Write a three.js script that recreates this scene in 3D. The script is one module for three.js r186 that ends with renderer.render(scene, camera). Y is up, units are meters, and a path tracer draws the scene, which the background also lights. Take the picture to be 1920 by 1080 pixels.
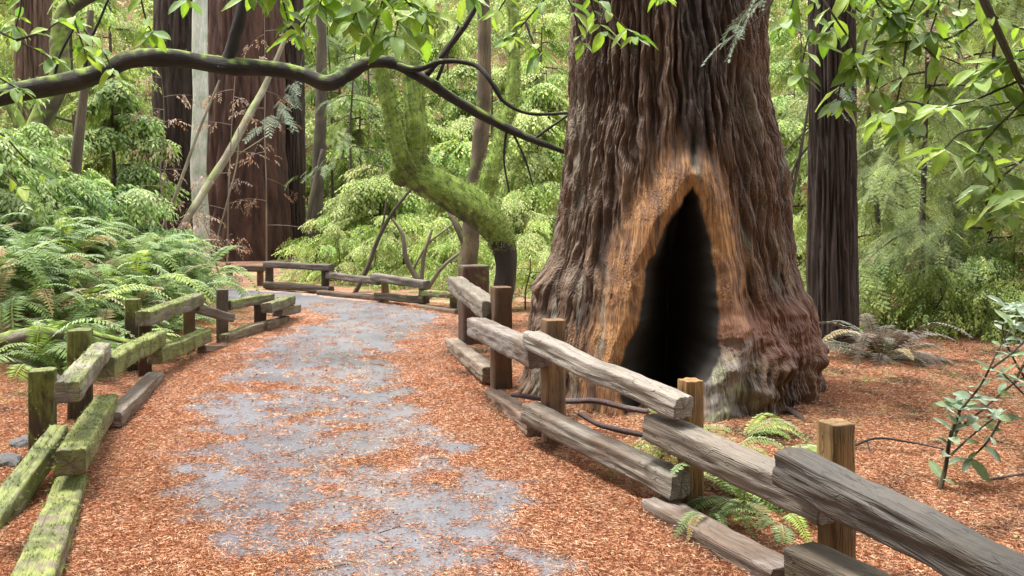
import * as THREE from 'three';
import { ImprovedNoise } from 'three/addons/math/ImprovedNoise.js';

// ------------------------------------------------------------------ camera, sky, sun, exposure
const scene = new THREE.Scene();
const FL = 1663, EYE = 1.6, HORIZON = 390;           // focal length and horizon in pixels of the 1920 x 1080 photograph
const camera = new THREE.PerspectiveCamera(2 * Math.atan(540 / FL) * 180 / Math.PI, 1920 / 1080, 0.1, 400);
camera.position.set(0, EYE, 0);
camera.lookAt(0, EYE, -10);
camera.setViewOffset(1920, 1080, 0, 150, 1920, 1080);
camera.updateProjectionMatrix();

const renderer = new THREE.WebGLRenderer({ antialias: true });
renderer.setSize(1024, 576);
renderer.toneMapping = THREE.LinearToneMapping;
renderer.toneMappingExposure = 2.9;
renderer.shadowMap.enabled = true;

const noise = new ImprovedNoise();
const N3 = (x, y, z) => noise.noise(x, y, z);
const fbm = (x, y, z, o = 4) => { let s = 0, a = 0.5, f = 1; for (let i = 0; i < o; i++) { s += a * noise.noise(x * f, y * f, z * f); a *= 0.5; f *= 2.03; } return s; };
const clamp = (v, a = 0, b = 1) => Math.min(b, Math.max(a, v));
const smooth = (a, b, v) => { const t = clamp((v - a) / (b - a)); return t * t * (3 - 2 * t); };
const lerp = (a, b, t) => a + (b - a) * t;
function table(rows, v, col = 1) {
  if (v <= rows[0][0]) return rows[0][col];
  for (let i = 1; i < rows.length; i++) if (v <= rows[i][0]) return lerp(rows[i - 1][col], rows[i][col], (v - rows[i - 1][0]) / (rows[i][0] - rows[i - 1][0]));
  return rows[rows.length - 1][col];
}
function rng(seed) { let a = seed >>> 0; return () => { a = (a + 0x6D2B79F5) | 0; let t = Math.imul(a ^ (a >>> 15), 1 | a); t = (t + Math.imul(t ^ (t >>> 7), 61 | t)) ^ t; return ((t ^ (t >>> 14)) >>> 0) / 4294967296; }; }

{ // bright overcast sky
  const w = 256, h = 128, data = new Float32Array(w * h * 4);
  for (let j = 0; j < h; j++) for (let i = 0; i < w; i++) {
    const el = ((j + 0.5) / h - 0.5) * Math.PI, az = (i + 0.5) / w * Math.PI * 2;
    const c = Math.cos(el), n = fbm(Math.cos(az) * c * 2, Math.sin(el) * 3 + 9, Math.sin(az) * c * 2, 4);
    const b = (0.66 + 0.46 * Math.max(0, Math.sin(el))) * (1 + 0.16 * n), o = (j * w + i) * 4;
    data[o] = b * 1.0; data[o + 1] = b * 1.0; data[o + 2] = b * 1.02; data[o + 3] = 1;
  }
  const sky = new THREE.DataTexture(data, w, h, THREE.RGBAFormat, THREE.FloatType);
  sky.mapping = THREE.EquirectangularReflectionMapping; sky.magFilter = THREE.LinearFilter; sky.needsUpdate = true;
  scene.background = sky; scene.environment = sky;
}
const sun = new THREE.DirectionalLight(new THREE.Color(1.0, 0.95, 0.87), 3.3);
sun.position.set(-5.5, 20, -11); sun.target.position.set(0, 0, -9);
sun.castShadow = true; sun.shadow.radius = 30;
Object.assign(sun.shadow.camera, { left: -30, right: 30, top: 30, bottom: -30, near: 1, far: 90 });
sun.shadow.mapSize.set(2048, 2048);
scene.add(sun, sun.target);

// ------------------------------------------------------------------ helpers
const V = (x, y, z) => new THREE.Vector3(x, y, z);
const P = (px, py, d) => V((px - 960) / FL * d, EYE - (py - HORIZON) / FL * d, -d);   // a photograph pixel at a distance d
const PXM = (w, d) => w * d / FL;                                                      // pixels to metres at a distance
const used = {};
function numbered(name) { const n = used[name] = (used[name] || 0) + 1; return n === 1 ? name : name + '_' + String(n - 1).padStart(3, '0'); }
function shadows(o) { o.castShadow = true; o.receiveShadow = true; return o; }
function part(name, geometry, material, parent) { const m = shadows(new THREE.Mesh(geometry, material)); m.name = name; parent.add(m); return m; }
function thing(name, label, category, pos = [0, 0, 0], turn = 0, group) {
  const g = new THREE.Group(); g.name = numbered(name); g.position.set(...pos); g.rotation.y = turn;
  g.userData = { label, category }; if (group) g.userData.group = group;
  scene.add(g); return g;
}
function struct(name, geometry, material, kind = 'structure', label, category) {
  const m = shadows(new THREE.Mesh(geometry, material)); m.name = numbered(name); m.userData = { kind };
  if (label) m.userData.label = label; if (category) m.userData.category = category;
  scene.add(m); return m;
}
function relative(geometry, group) { geometry.translate(-group.position.x, -group.position.y, -group.position.z); return geometry; }
class Soup {                                                     // triangles with flat normals and optional colours
  constructor() { this.p = []; this.c = []; this.u = []; }
  tri(a, b, c, col) { this.p.push(a.x, a.y, a.z, b.x, b.y, b.z, c.x, c.y, c.z); if (col) for (let k = 0; k < 3; k++) this.c.push(...col); this.u.push(0, 0, 1, 0, 0, 1); return this; }
  quad(a, b, c, d, col) { return this.tri(a, b, c, col).tri(a, c, d, col); }
  build() {
    const g = new THREE.BufferGeometry();
    g.setAttribute('position', new THREE.Float32BufferAttribute(this.p, 3));
    g.setAttribute('uv', new THREE.Float32BufferAttribute(this.u, 2));
    if (this.c.length) g.setAttribute('color', new THREE.Float32BufferAttribute(this.c, 3));
    g.computeVertexNormals(); return g;
  }
}
function grid(nu, nv, f, closeU = false) {                       // f(i, j) -> [x, y, z, u, v, r, g, b]
  const p = [], uv = [], c = [], idx = [];
  for (let j = 0; j < nv; j++) for (let i = 0; i < nu; i++) { const q = f(i, j); p.push(q[0], q[1], q[2]); uv.push(q[3], q[4]); if (q.length > 5) c.push(q[5], q[6], q[7]); }
  const w = closeU ? nu : nu - 1;
  for (let j = 0; j < nv - 1; j++) for (let i = 0; i < w; i++) {
    const a = j * nu + i, b = j * nu + (i + 1) % nu; idx.push(a, b, b + nu, a, b + nu, a + nu);
  }
  const g = new THREE.BufferGeometry();
  g.setAttribute('position', new THREE.Float32BufferAttribute(p, 3));
  g.setAttribute('uv', new THREE.Float32BufferAttribute(uv, 2));
  if (c.length) g.setAttribute('color', new THREE.Float32BufferAttribute(c, 3));
  g.setIndex(idx); g.computeVertexNormals(); return g;
}
function copies(name, geometry, material, list, parent, kind) {  // list: [Matrix4, Color]
  const m = shadows(new THREE.InstancedMesh(geometry, material, list.length)); m.name = parent === scene ? numbered(name) : name;
  list.forEach(([mat, col], i) => { m.setMatrixAt(i, mat); if (col) m.setColorAt(i, col); });
  if (kind) m.userData.kind = kind;
  parent.add(m); return m;
}
const dummy = new THREE.Object3D();
function place(p, rx, ry, rz, s, sy) { dummy.position.copy(p); dummy.rotation.set(rx, ry, rz, 'YXZ'); dummy.scale.set(s, sy || s, s); dummy.updateMatrix(); return dummy.matrix.clone(); }
const RGB = (r, g, b) => new THREE.Color().setRGB(r, g, b);
function pick(rand, list, jitter = 0.15) { const c = list[Math.floor(rand() * list.length)], k = 1 + (rand() * 2 - 1) * jitter; return RGB(c[0] * k, c[1] * k, c[2] * k); }

// ------------------------------------------------------------------ textures
function bytesTexture(w, h, data, srgb, rx = 1, ry = 1) {
  const t = new THREE.DataTexture(data, w, h, THREE.RGBAFormat, THREE.UnsignedByteType);
  t.wrapS = t.wrapT = THREE.RepeatWrapping; t.magFilter = THREE.LinearFilter; t.minFilter = THREE.LinearMipmapLinearFilter; t.generateMipmaps = true;
  if (srgb) t.colorSpace = THREE.SRGBColorSpace; t.repeat.set(rx, ry); t.needsUpdate = true; return t;
}
const toS = v => 255 * clamp(v <= 0.0031308 ? 12.92 * v : 1.055 * Math.pow(v, 1 / 2.4) - 0.055);
const needleTones = [[0.503, 0.241, 0.129], [0.562, 0.302, 0.178], [0.443, 0.204, 0.111], [0.586, 0.358, 0.222], [0.359, 0.167, 0.096], [0.515, 0.259, 0.136], [0.598, 0.420, 0.283], [0.263, 0.130, 0.084]];
function strokes(w, h, count, seed, len, put, wrap = true) {     // rasterises short needle strokes
  const r = rng(seed);
  for (let k = 0; k < count; k++) {
    const x = r() * w, y = r() * h, a = r() * 6.283, l = len * (0.4 + r()), tone = needleTones[Math.floor(r() * needleTones.length)], m = 0.7 + 0.6 * r(), bend = (r() - 0.5) * 0.08, hgt = r();
    let cx = x, cy = y, ang = a;
    for (let s = 0; s < l; s++) {
      cx += Math.cos(ang); cy += Math.sin(ang); ang += bend;
      let ix = Math.floor(cx), iy = Math.floor(cy);
      if (wrap) { ix = (ix + w * 4) % w; iy = (iy + h * 4) % h; } else if (ix < 0 || iy < 0 || ix >= w || iy >= h) continue;
      put(iy * w + ix, tone, m, hgt, ix, iy);
    }
  }
}
const litterTex = (() => {                                       // tile of fallen redwood needles, 2.2 m across
  const S = 1024, col = new Uint8Array(S * S * 4), hgt = new Uint8Array(S * S * 4);
  for (let i = 0; i < S * S; i++) { col.set([toS(0.17), toS(0.07), toS(0.04), 255], i * 4); hgt.set([40, 40, 40, 255], i * 4); }
  strokes(S, S, 62000, 11, 15, (i, t, m, h) => { col[i * 4] = toS(t[0] * m); col[i * 4 + 1] = toS(t[1] * m); col[i * 4 + 2] = toS(t[2] * m); const v = 60 + h * 190; hgt[i * 4] = hgt[i * 4 + 1] = hgt[i * 4 + 2] = v; });
  return { map: bytesTexture(S, S, col, true), bump: bytesTexture(S, S, hgt, false) };
})();
const grainTex = (() => {                                        // weathered wood: streaks along u (1.2 m) and v (0.6 m)
  const W = 512, H = 512, col = new Uint8Array(W * H * 4), hgt = new Uint8Array(W * H * 4);
  for (let j = 0; j < H; j++) for (let i = 0; i < W; i++) {
    const a = i / W * 6.2832, ca = Math.cos(a), sa = Math.sin(a), b = j / H * 6.2832, cb = Math.cos(b), sb = Math.sin(b);
    const w = 0.12 * N3(ca * 0.9, sa * 0.9, cb * 2 + 5);
    const g1 = N3(cb * 9 + w * 6, sb * 9, ca * 0.7 + 3) , g2 = N3(cb * 26 + w * 12, sb * 26, ca * 1.3 + sa * 1.1), g3 = N3(cb * 60, sb * 60, ca * 5 + sa * 4 + 8);
    const crack = Math.max(0, 1 - Math.abs(N3(cb * 5 + w * 8, sb * 5 + 2, ca * 0.8 + sa * 0.8 + 20)) * 26);
    const v = clamp(0.82 + 0.22 * g1 + 0.24 * g2 + 0.22 * g3 - 0.32 * crack, 0.15, 1.15), o = (j * W + i) * 4;
    col[o] = toS(v * 0.86); col[o + 1] = toS(v * 0.85); col[o + 2] = toS(v * 0.84); col[o + 3] = 255;
    hgt[o] = hgt[o + 1] = hgt[o + 2] = 255 * clamp(0.6 + 0.3 * g2 + 0.25 * g3 - 0.6 * crack); hgt[o + 3] = 255;
  }
  return { map: bytesTexture(W, H, col, true, 1 / 1.2, 1 / 0.6), bump: bytesTexture(W, H, hgt, false, 1 / 1.2, 1 / 0.6) };
})();
const barkTex = (() => {                                         // fibrous bark: fine strands along v (height)
  const W = 512, H = 512, col = new Uint8Array(W * H * 4), hgt = new Uint8Array(W * H * 4);
  for (let j = 0; j < H; j++) for (let i = 0; i < W; i++) {
    const a = i / W * 6.2832, ca = Math.cos(a), sa = Math.sin(a), b = j / H * 6.2832, cb = Math.cos(b), sb = Math.sin(b);
    const g1 = N3(ca * 12, sa * 12, cb * 1.2 + 4), g2 = N3(ca * 34 + sb, sa * 34, cb * 2.4 + sb * 2.2), g3 = N3(ca * 62, sa * 62, cb * 12 + sb * 9);
    const v = clamp(0.8 + 0.3 * g1 + 0.35 * g2 + 0.25 * g3, 0.2, 1.2), o = (j * W + i) * 4;
    col[o] = toS(v * 0.85); col[o + 1] = toS(v * 0.84); col[o + 2] = toS(v * 0.83); col[o + 3] = 255;
    hgt[o] = hgt[o + 1] = hgt[o + 2] = 255 * clamp(0.55 + 0.35 * g2 + 0.3 * g3); hgt[o + 3] = 255;
  }
  return { map: bytesTexture(W, H, col, true), bump: bytesTexture(W, H, hgt, false) };
})();
const leafTex = (() => {                                         // leaf blade: pale midrib, side veins and blotches (u across, v along)
  const W = 128, H = 256, col = new Uint8Array(W * H * 4);
  for (let j = 0; j < H; j++) for (let i = 0; i < W; i++) {
    const u = Math.abs(i / W - 0.5) * 2, v = j / H, side = i < W / 2 ? 0 : 7;
    const rib = Math.max(0, 1 - u * 14), vein = Math.max(0, 1 - Math.abs(((v * 11 - u * 1.6 + 20 + 0.3 * N3(u * 3, v * 6, side)) % 1) - 0.5) * 9) * 0.35;
    const blot = 0.86 + 0.3 * fbm(i / 30, j / 30, side, 3), k = blot + 0.25 * rib + 0.16 * vein, o = (j * W + i) * 4;
    col[o] = toS(0.8 * k); col[o + 1] = toS(0.85 * k); col[o + 2] = toS(0.8 * k); col[o + 3] = 255;
  }
  return bytesTexture(W, H, col, true);
})();

// ------------------------------------------------------------------ materials
const M = {};
const std = o => new THREE.MeshStandardMaterial({ side: THREE.DoubleSide, ...o });
const leafy = (o = {}) => new THREE.MeshPhysicalMaterial({ side: THREE.DoubleSide, roughness: 1, transmission: 0.45, thickness: 0, clearcoat: 0.14, clearcoatRoughness: 0.4, ...o });
M.wood = std({ vertexColors: true, map: grainTex.map, bumpMap: grainTex.bump, bumpScale: 0.006, roughness: 0.72 });
M.bark = std({ vertexColors: true, map: barkTex.map, bumpMap: barkTex.bump, bumpScale: 0.008, roughness: 0.88 });
M.bigbark = std({ vertexColors: true, map: barkTex.map, bumpMap: barkTex.bump, bumpScale: 0.016, roughness: 0.68 });
M.tint = leafy({});                                              // colour comes with each copy
M.needle = std({ roughness: 0.7 });
M.conifer = leafy({ clearcoat: 0.15, transmission: 0.3 });
M.moss = leafy({ clearcoat: 0, transmission: 0.35 });
M.twig = std({ color: RGB(0.075, 0.055, 0.04), roughness: 0.85 });

// ------------------------------------------------------------------ ground
const leftEdge = [[0, -1.25], [2.5, -1.72], [3.86, -2.02], [5.2, -2.62], [6.5, -3.0], [8.2, -3.32], [9.8, -3.42], [11.6, -3.3], [13.2, -3.2], [14.2, -4.1], [15, -6], [15.6, -11], [30, -14]];
const rightEdge = [[0, 2.0], [2.5, 1.45], [3.3, 1.2], [4.2, 0.8], [5.2, 0.42], [6.2, 0.05], [7.4, -0.32], [8.6, -0.62], [10.4, -0.82], [12, -0.72], [13.4, -0.75], [14, -1.2], [15, -2.1], [16.2, -3.3], [17.4, -5.2], [18.2, -9], [19, -14]];
const L = d => table(leftEdge, d), R = d => table(rightEdge, d);
const onPath = (x, d) => Math.min(x - L(d), R(d) - x);           // metres inside the path's edges
function groundY(x, z) {
  const d = -z;
  let y = 0.05 * fbm(x * 0.5, 3, z * 0.5, 3) + 0.02 * N3(x * 2.3, 8, z * 2.3);
  const inside = onPath(x, d);
  const u = L(Math.min(d, 13)) - 0.75 - x;                       // left bank
  const fade = 1 - smooth(14.2, 16.4, d);
  if (u > 0) y += fade * smooth(3.5, 8.5, d) * (0.54 * u * smooth(0, 1.6, u) / (1 + u * 0.09));
  y *= smooth(-0.1, 0.7, -inside);
  y -= 0.03 * smooth(-0.25, 0.05, inside);
  const q = Math.hypot(x - 1.7, d - 8.2);
  y += 0.05 * Math.exp(-q * q / 3) * smooth(0, 0.7, -inside);
  y += smooth(19, 40, d) * 0.1 * (d - 19) + 0.6 * Math.max(0, d - 29) * smooth(29, 39, d);   // far hillside
  if (x < -11) y += 0.35 * (-11 - x) * smooth(16, 24, d);
  if (x > 7) y += 0.16 * (x - 7) * smooth(9, 16, d);
  return y;
}
{
  const xs = [], zs = [];
  for (let i = 0; i <= 300; i++) { const t = i / 150 - 1; xs.push(Math.sign(t) * (8 * Math.abs(t) + 62 * Math.pow(Math.abs(t), 4))); }
  for (let j = 0; j <= 300; j++) { const t = j / 300; zs.push(5 - 24 * t - 85 * Math.pow(t, 4)); }
  const g = grid(301, 301, (i, j) => {
    const x = xs[i], z = zs[j], y = groundY(x, z), d = -z;
    const n = fbm(x * 0.7, 1, z * 0.7, 4), n2 = fbm(x * 2.5 + 9, 2, z * 2.5, 3);
    let c = [1, 1, 1], k = 0.9 + 0.5 * n + 0.4 * n2;
    const dry = smooth(0.1, 0.16, fbm(x * 0.4 + 40, 20, z * 0.4, 4)) * smooth(0.6, 1.2, -onPath(x, d)), damp = smooth(0.12, 0.2, fbm(x * 1.7 + 70, 21, z * 1.7, 4));   // drifts of dry pale leaves, patches of damp dark soil
    c = [lerp(k, 1.15 * k, dry), lerp(k, 1.7 * k, dry), lerp(k, 1.7 * k, dry)].map(v => v * (1 - 0.55 * damp));
    const moss = smooth(0.08, 0.22, n2 + n * 0.5 - 0.04) * smooth(0.15, 0.6, -onPath(x, d));   // patches of small green growth
    c = [lerp(c[0], 0.5, moss * 0.6), lerp(c[1], 1.9, moss * 0.6), lerp(c[2], 0.7, moss * 0.6)];
    return [x, y, z, x / 2.2, z / 2.2, ...c];
  });
  struct('forest_floor', g, std({ vertexColors: true, map: litterTex.map, bumpMap: litterTex.bump, bumpScale: 0.012, roughness: 0.85 }), 'structure', 'forest floor of fallen orange redwood needles and small green growth', 'ground');
}
// the trail: wet grey asphalt, partly covered with drifts of needles
function litterOn(x, d) {                                        // 0 bare asphalt, 1 covered
  const l = L(d), r = R(d), t = Math.min(x - l, r - x);
  const a = fbm(x * 1.25 + 3.1, 5, d * 1.35, 5), b = fbm(x * 3.6, 15, d * 4.2, 4), c = N3(x * 0.55 + 7, 2, d * 0.4);
  let v = 0.32 + 1.05 * a + 1.1 * b + 0.2 * c + 0.5 * fbm(x * 2.2, 41, d * 8, 3);
  v += 1.0 * smooth(0.9, 0.12, x - l) + 0.95 * smooth(0.72, 0.1, r - x);
  v += 0.25 * smooth(0.9, 2.0, x) - 0.3 * smooth(9.6, 11, d) ;
  return smooth(0.36, 0.8, v);
}
{
  const W = 1344, H = 2048, x0 = -10, z0 = -19, sx = 12.2, sz = 19.6;
  const col = new Uint8Array(W * H * 4), rough = new Uint8Array(W * H * 4), bump = new Uint8Array(W * H * 4), cover = new Float32Array(W * H), fine = rng(5);
  for (let j = 0; j < H; j++) for (let i = 0; i < W; i++) {
    const x = x0 + (i + 0.5) / W * sx, d = -(z0 + (j + 0.5) / H * sz), k = j * W + i, o = k * 4;
    const inside = onPath(x, d);
    cover[k] = inside > -0.3 ? litterOn(x, d) : 0;
    const s = 0.9 + 0.35 * fbm(x * 2, 4, d * 2, 3) + 0.35 * (fine() - 0.5), dust = 0.1 + 0.45 * smooth(0.0, 0.3, fbm(x * 0.9 + 30, 50, d * 0.7, 4));
    col[o] = toS(lerp(0.125, 0.19, dust) * s); col[o + 1] = toS(lerp(0.127, 0.165, dust) * s); col[o + 2] = toS(lerp(0.148, 0.158, dust) * s); col[o + 3] = 255;
    const wet = smooth(-0.1, 0.25, fbm(x * 1.1, 33, d * 1.1, 3));
    const ro = 255 * clamp(0.46 - 0.16 * wet + 0.1 * (fine() - 0.5)); rough[o] = rough[o + 1] = rough[o + 2] = ro; rough[o + 3] = 255;
    const h = 60 + 50 * fine(); bump[o] = bump[o + 1] = bump[o + 2] = h; bump[o + 3] = 255;
  }
  const pr = rng(77);
  strokes(W, H, 330000, 21, 5.5, (i, t, m, h) => {
    if (cover[i] < 0.06 + h * 0.9) return;
    const o = i * 4; col[o] = toS(t[0] * m); col[o + 1] = toS(t[1] * m); col[o + 2] = toS(t[2] * m);
    rough[o] = rough[o + 1] = rough[o + 2] = 200; bump[o] = bump[o + 1] = bump[o + 2] = 120 + 130 * h;
  }, false);
  const map = bytesTexture(W, H, col, true), rm = bytesTexture(W, H, rough, false), bm = bytesTexture(W, H, bump, false);
  for (const t of [map, rm, bm]) t.wrapS = t.wrapT = THREE.ClampToEdgeWrapping;
  const g = grid(90, 190, (i, j) => {
    const d = -0.4 + 18.6 * j / 189, l = Math.max(-9.8, L(d) - 0.12), r = R(d) + 0.12, x = lerp(l, r, i / 89);
    const edge = 0.07 * N3(x * 3, 1, d * 3), y = 0.012 + 0.012 * N3(x * 0.8, 3, d * 0.8) - 0.055 * smooth(0.06, -0.12, onPath(x, d) + edge);
    return [x, y, -d, (x - x0) / sx, (-d - z0) / sz];
  });
  struct('trail', g, std({ map, roughnessMap: rm, roughness: 1, bumpMap: bm, bumpScale: 0.006 }), 'structure', 'wet grey asphalt trail strewn with drifts of orange redwood needles', 'path');
}
// needles lying loose on trail and floor: far too many to count
{
  const r = rng(31);
  function clump(seed, n, spread) {
    const q = rng(seed), s = new Soup();
    for (let k = 0; k < n; k++) {
      const a = q() * 6.283, l = 0.009 + 0.014 * q() * q(), w = 0.0006 + 0.0006 * q(), c = V((q() - 0.5) * spread, 0.003 + q() * 0.012, (q() - 0.5) * spread), dir = V(Math.cos(a), (q() - 0.5) * 0.35, Math.sin(a)), side = V(-Math.sin(a) * w, 0.0008, Math.cos(a) * w);
      const m = c.clone().add(V(0, 0.003 * q(), 0)), e = 0.88 + 0.26 * q(), col = [e, e, e];
      const p0 = c.clone().addScaledVector(dir, -l), p1 = c.clone().addScaledVector(dir, l);
      s.tri(p0, m.clone().add(side), p1, col).tri(p0, p1, m.clone().sub(side), col);
    }
    return s.build();
  }
  const mat = std({ vertexColors: true, roughness: 0.75 });
  const lists = [[], [], []], tones = needleTones.slice(0, 7);
  let put = 0, tries = 0;
  while (put < 78000 && tries++ < 1500000) {
    const d = 2.6 + 12.5 * Math.pow(r(), 1.7), px = -60 + r() * 2040, x = (px - 960) / FL * d, inside = onPath(x, d);
    if (d > 15 || x < -7 || Math.hypot(x - 1.4, d - 7.9) < 1.0) continue;
    if (inside > 0 ? r() > 0.09 + 0.91 * litterOn(x, d) : r() > 0.85) continue;
    if (inside < 0 && x < L(d) - 1.4 && r() > 0.35) continue;
    const y = inside > 0.05 ? 0.014 + 0.012 * N3(x * 0.8, 3, d * 0.8) : Math.max(groundY(x, -d), inside > -0.12 ? 0.0 : -1);
    lists[put % 3].push([place(V(x, y, -d), (r() - 0.5) * 0.2, r() * 6.283, (r() - 0.5) * 0.2, 0.8 + 0.6 * r()), pick(r, tones, 0.18).multiplyScalar(inside > 0 ? 1 : 1 - 0.5 * smooth(0.05, 0.2, fbm(x * 1.7 + 70, 21, -d * 1.7, 4)))]);
    put++;
  }
  const all = shadows(new THREE.Group());
  all.name = 'needle_litter'; all.userData = { kind: 'stuff', label: 'loose fallen orange redwood needles lying on trail and forest floor', category: 'needles' };
  scene.add(all);
  lists.forEach((l, k) => copies('needles', clump(41 + k, 24, 0.10), mat, l, all, 'stuff'));
  // broken twigs strewn among the needles
  const bits = [], tg = new THREE.CylinderGeometry(0.0022, 0.0034, 0.16, 5); tg.rotateZ(Math.PI / 2);
  for (let k = 0; k < 1500; k++) {
    const d = 3 + 10 * Math.pow(r(), 1.4), x = (-40 + 2000 * r() - 960) / FL * d, inside = onPath(x, d);
    if (Math.hypot(x - 1.4, d - 7.9) < 1.2 || x < -6 || (inside > 0.5 && r() < 0.75)) continue;
    bits.push([place(V(x, (inside > 0.05 ? 0.02 : Math.max(groundY(x, -d), inside > -0.12 ? 0 : -1) + 0.012), -d), 0, r() * 6.28, (r() - 0.5) * 0.12, 0.4 + 1.1 * r() * r()), pick(r, [[0.10, 0.055, 0.035], [0.16, 0.10, 0.07], [0.05, 0.03, 0.025], [0.24, 0.16, 0.11]], 0.3)]);
  }
  copies('twigs', tg, std({ roughness: 0.85 }), bits, all, 'stuff');
  // dark crumbs and bits of cone on the asphalt
  const crumbs = [], g = new THREE.IcosahedronGeometry(0.008, 0); 
  for (let k = 0; k < 260; k++) { const d = 3 + 8 * Math.pow(r(), 1.5), x = lerp(L(d), R(d), 0.1 + 0.85 * r()); crumbs.push([place(V(x, 0.02, -d), r() * 3, r() * 6, r() * 3, 0.4 + 0.9 * r() * r(), 0.3 + 0.3 * r()), RGB(0.03, 0.022, 0.02)]); }
  const cr = copies('cone_crumbs', g, std({ roughness: 0.8 }), crumbs, scene, 'stuff'); cr.userData.label = 'dark crumbs of bark and cone scattered on the asphalt'; cr.userData.category = 'crumbs';
}

// ------------------------------------------------------------------ timber fences
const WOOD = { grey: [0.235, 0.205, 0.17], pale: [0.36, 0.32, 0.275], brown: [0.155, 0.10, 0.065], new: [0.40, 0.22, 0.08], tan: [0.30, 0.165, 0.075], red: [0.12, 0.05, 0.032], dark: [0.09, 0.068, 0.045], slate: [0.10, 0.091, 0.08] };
const mossTone = [[0.17, 0.215, 0.04], [0.24, 0.285, 0.07], [0.11, 0.14, 0.03], [0.31, 0.345, 0.12]];
// a hewn timber between two points; w across, h high; moss 0..1 grows from the top down the sides
function timber(p0, p1, w, h, o = {}) {
  const { tone = WOOD.grey, second = WOOD.brown, moss = 0, rough = 0.012, seed = 1, round = 0.35, nu = 40, warp = 0.014, chips = 0.3, tufts = null, mossSide = 0.25 } = o;
  const axis = p1.clone().sub(p0), len = axis.length(); axis.normalize();
  const upv = Math.abs(axis.y) > 0.8 ? V(0.3, 0, 1).normalize() : V(0, 1, 0);
  const side = axis.clone().cross(upv).normalize(), up = side.clone().cross(axis).normalize();
  const nv = Math.max(14, Math.min(70, Math.round(len / 0.035))), rows = nv + 4, r = rng(seed * 97 + 3);
  const checks = [0, 1, 2].map(() => [r() * 6.283, 0.006 + 0.012 * r() * chips, 0.5 + r()]);
  const perim = 2 * (w + h);
  const g = grid(nu + 1, rows, (i, j) => {
    const a = (i % nu) / nu * 6.28318, ca = Math.cos(a), sa = Math.sin(a);
    const cap = j === 0 || j === rows - 1, bevel = j === 1 || j === rows - 2;
    const t = clamp((j - 2) / (nv - 1)), s = t * len;
    const e = round, k = 1 / Math.pow(Math.pow(Math.abs(ca), 2 / e) + Math.pow(Math.abs(sa), 2 / e), e / 2);   // superellipse
    const env = Math.min(t, 1 - t);
    let wx = ca * k * w / 2, hy = sa * k * h / 2;
    const n = rough * (1.1 * N3(s * 2.2 + seed * 7, ca * 1.4, sa * 1.4) + 0.7 * N3(s * 7 + seed * 3, ca * 4, sa * 4) + 0.45 * N3(s * 3, ca * 12 + seed, sa * 12));
    let dep = 0;
    for (const [at, dp, fr] of checks) { const dd = Math.abs(Math.atan2(Math.sin(a - at - 0.25 * N3(s * fr, seed, 2)), Math.cos(a - at - 0.25 * N3(s * fr, seed, 2)))); dep += dp * Math.max(0, 1 - dd / 0.12) * smooth(-0.15, 0.25, N3(s * 0.9, seed + at, 7)); }
    const f = (cap ? 0.001 : bevel ? 0.93 : 1) * (1 + (n - dep) / Math.hypot(wx, hy));
    wx *= f; hy *= f;
    const endIn = (bevel ? 0.006 : 0) + 0.014 * N3(ca * 1.5 + seed, sa * 1.5, 3);
    const along = j <= 1 ? (bevel ? 0 : 0.002) + endIn * 0.4 : j >= rows - 2 ? len - (bevel ? 0 : 0.002) - endIn * 0.4 : 0.006 + t * (len - 0.012);
    const wob = warp * 4 * env * N3(s * 0.7 + seed, 4, 2), wob2 = warp * 4 * env * N3(s * 0.8, seed, 9);
    const p = p0.clone().addScaledVector(axis, along).addScaledVector(side, wx + wob).addScaledVector(up, hy + wob2);
    // colours: patches of weathering, moss with a ragged edge
    const pn = fbm(p.x * 3 + seed, p.y * 5, p.z * 3, 4), mixc = smooth(-0.12, 0.25, pn);
    let c = [0, 1, 2].map(q => lerp(tone[q], second[q], mixc * 0.75) * (0.9 + 0.25 * N3(s * 9, ca * 6 + seed, sa * 6)));
    if (moss > 0) {
      const top = Math.abs(axis.y) > 0.8 ? smooth(0.25, 1, t) * 1.1 + 0.1 : sa > 0 ? 0.35 + 0.4 * sa : mossSide + sa * 0.35;
      const mn = 0.75 * fbm(p.x * 7 + 20, p.y * 7, p.z * 7 + seed, 5) + 0.55 * fbm(p.x * 34, p.y * 34, p.z * 34, 3);
      const mm = 0.92 * smooth(-0.08, 0.26, mn + (moss - 0.5) * 1.1 + top * 0.55 - 0.25) * (cap ? 0.5 : 1);
      const mt = mossTone[Math.floor(clamp(1.8 + 4 * fbm(p.x * 6, p.y * 6, p.z * 6 + 4, 2), 0, 3))];
      c = c.map((v, q) => lerp(v, mt[q], mm));
      if (tufts && mm > 0.6 && !cap) { const out = side.clone().multiplyScalar(wx / w).addScaledVector(up, hy / h).normalize(); for (let q = 0; q < 2; q++) if (r() < tufts.rate) tufts.list.push([p.clone(), out, mt]); }
    }
    return cap || bevel ? [p.x, p.y, p.z, wx * 3 + seed, hy * 0.8, ...c] : [p.x, p.y, p.z, s, (i / nu) * perim + seed * 0.13, ...c];
  });
  return g;
}
const mossBlade = (() => { const s = new Soup(); for (let k = 0; k < 5; k++) { const a = k * 2.4, x = Math.cos(a), z = Math.sin(a); s.tri(V(x * 0.1 - z * 0.14, 0, z * 0.1 + x * 0.14), V(x * 0.1 + z * 0.14, 0, z * 0.1 - x * 0.14), V(x * 0.75, 0.9, z * 0.75)); } return s.build(); })();
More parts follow.
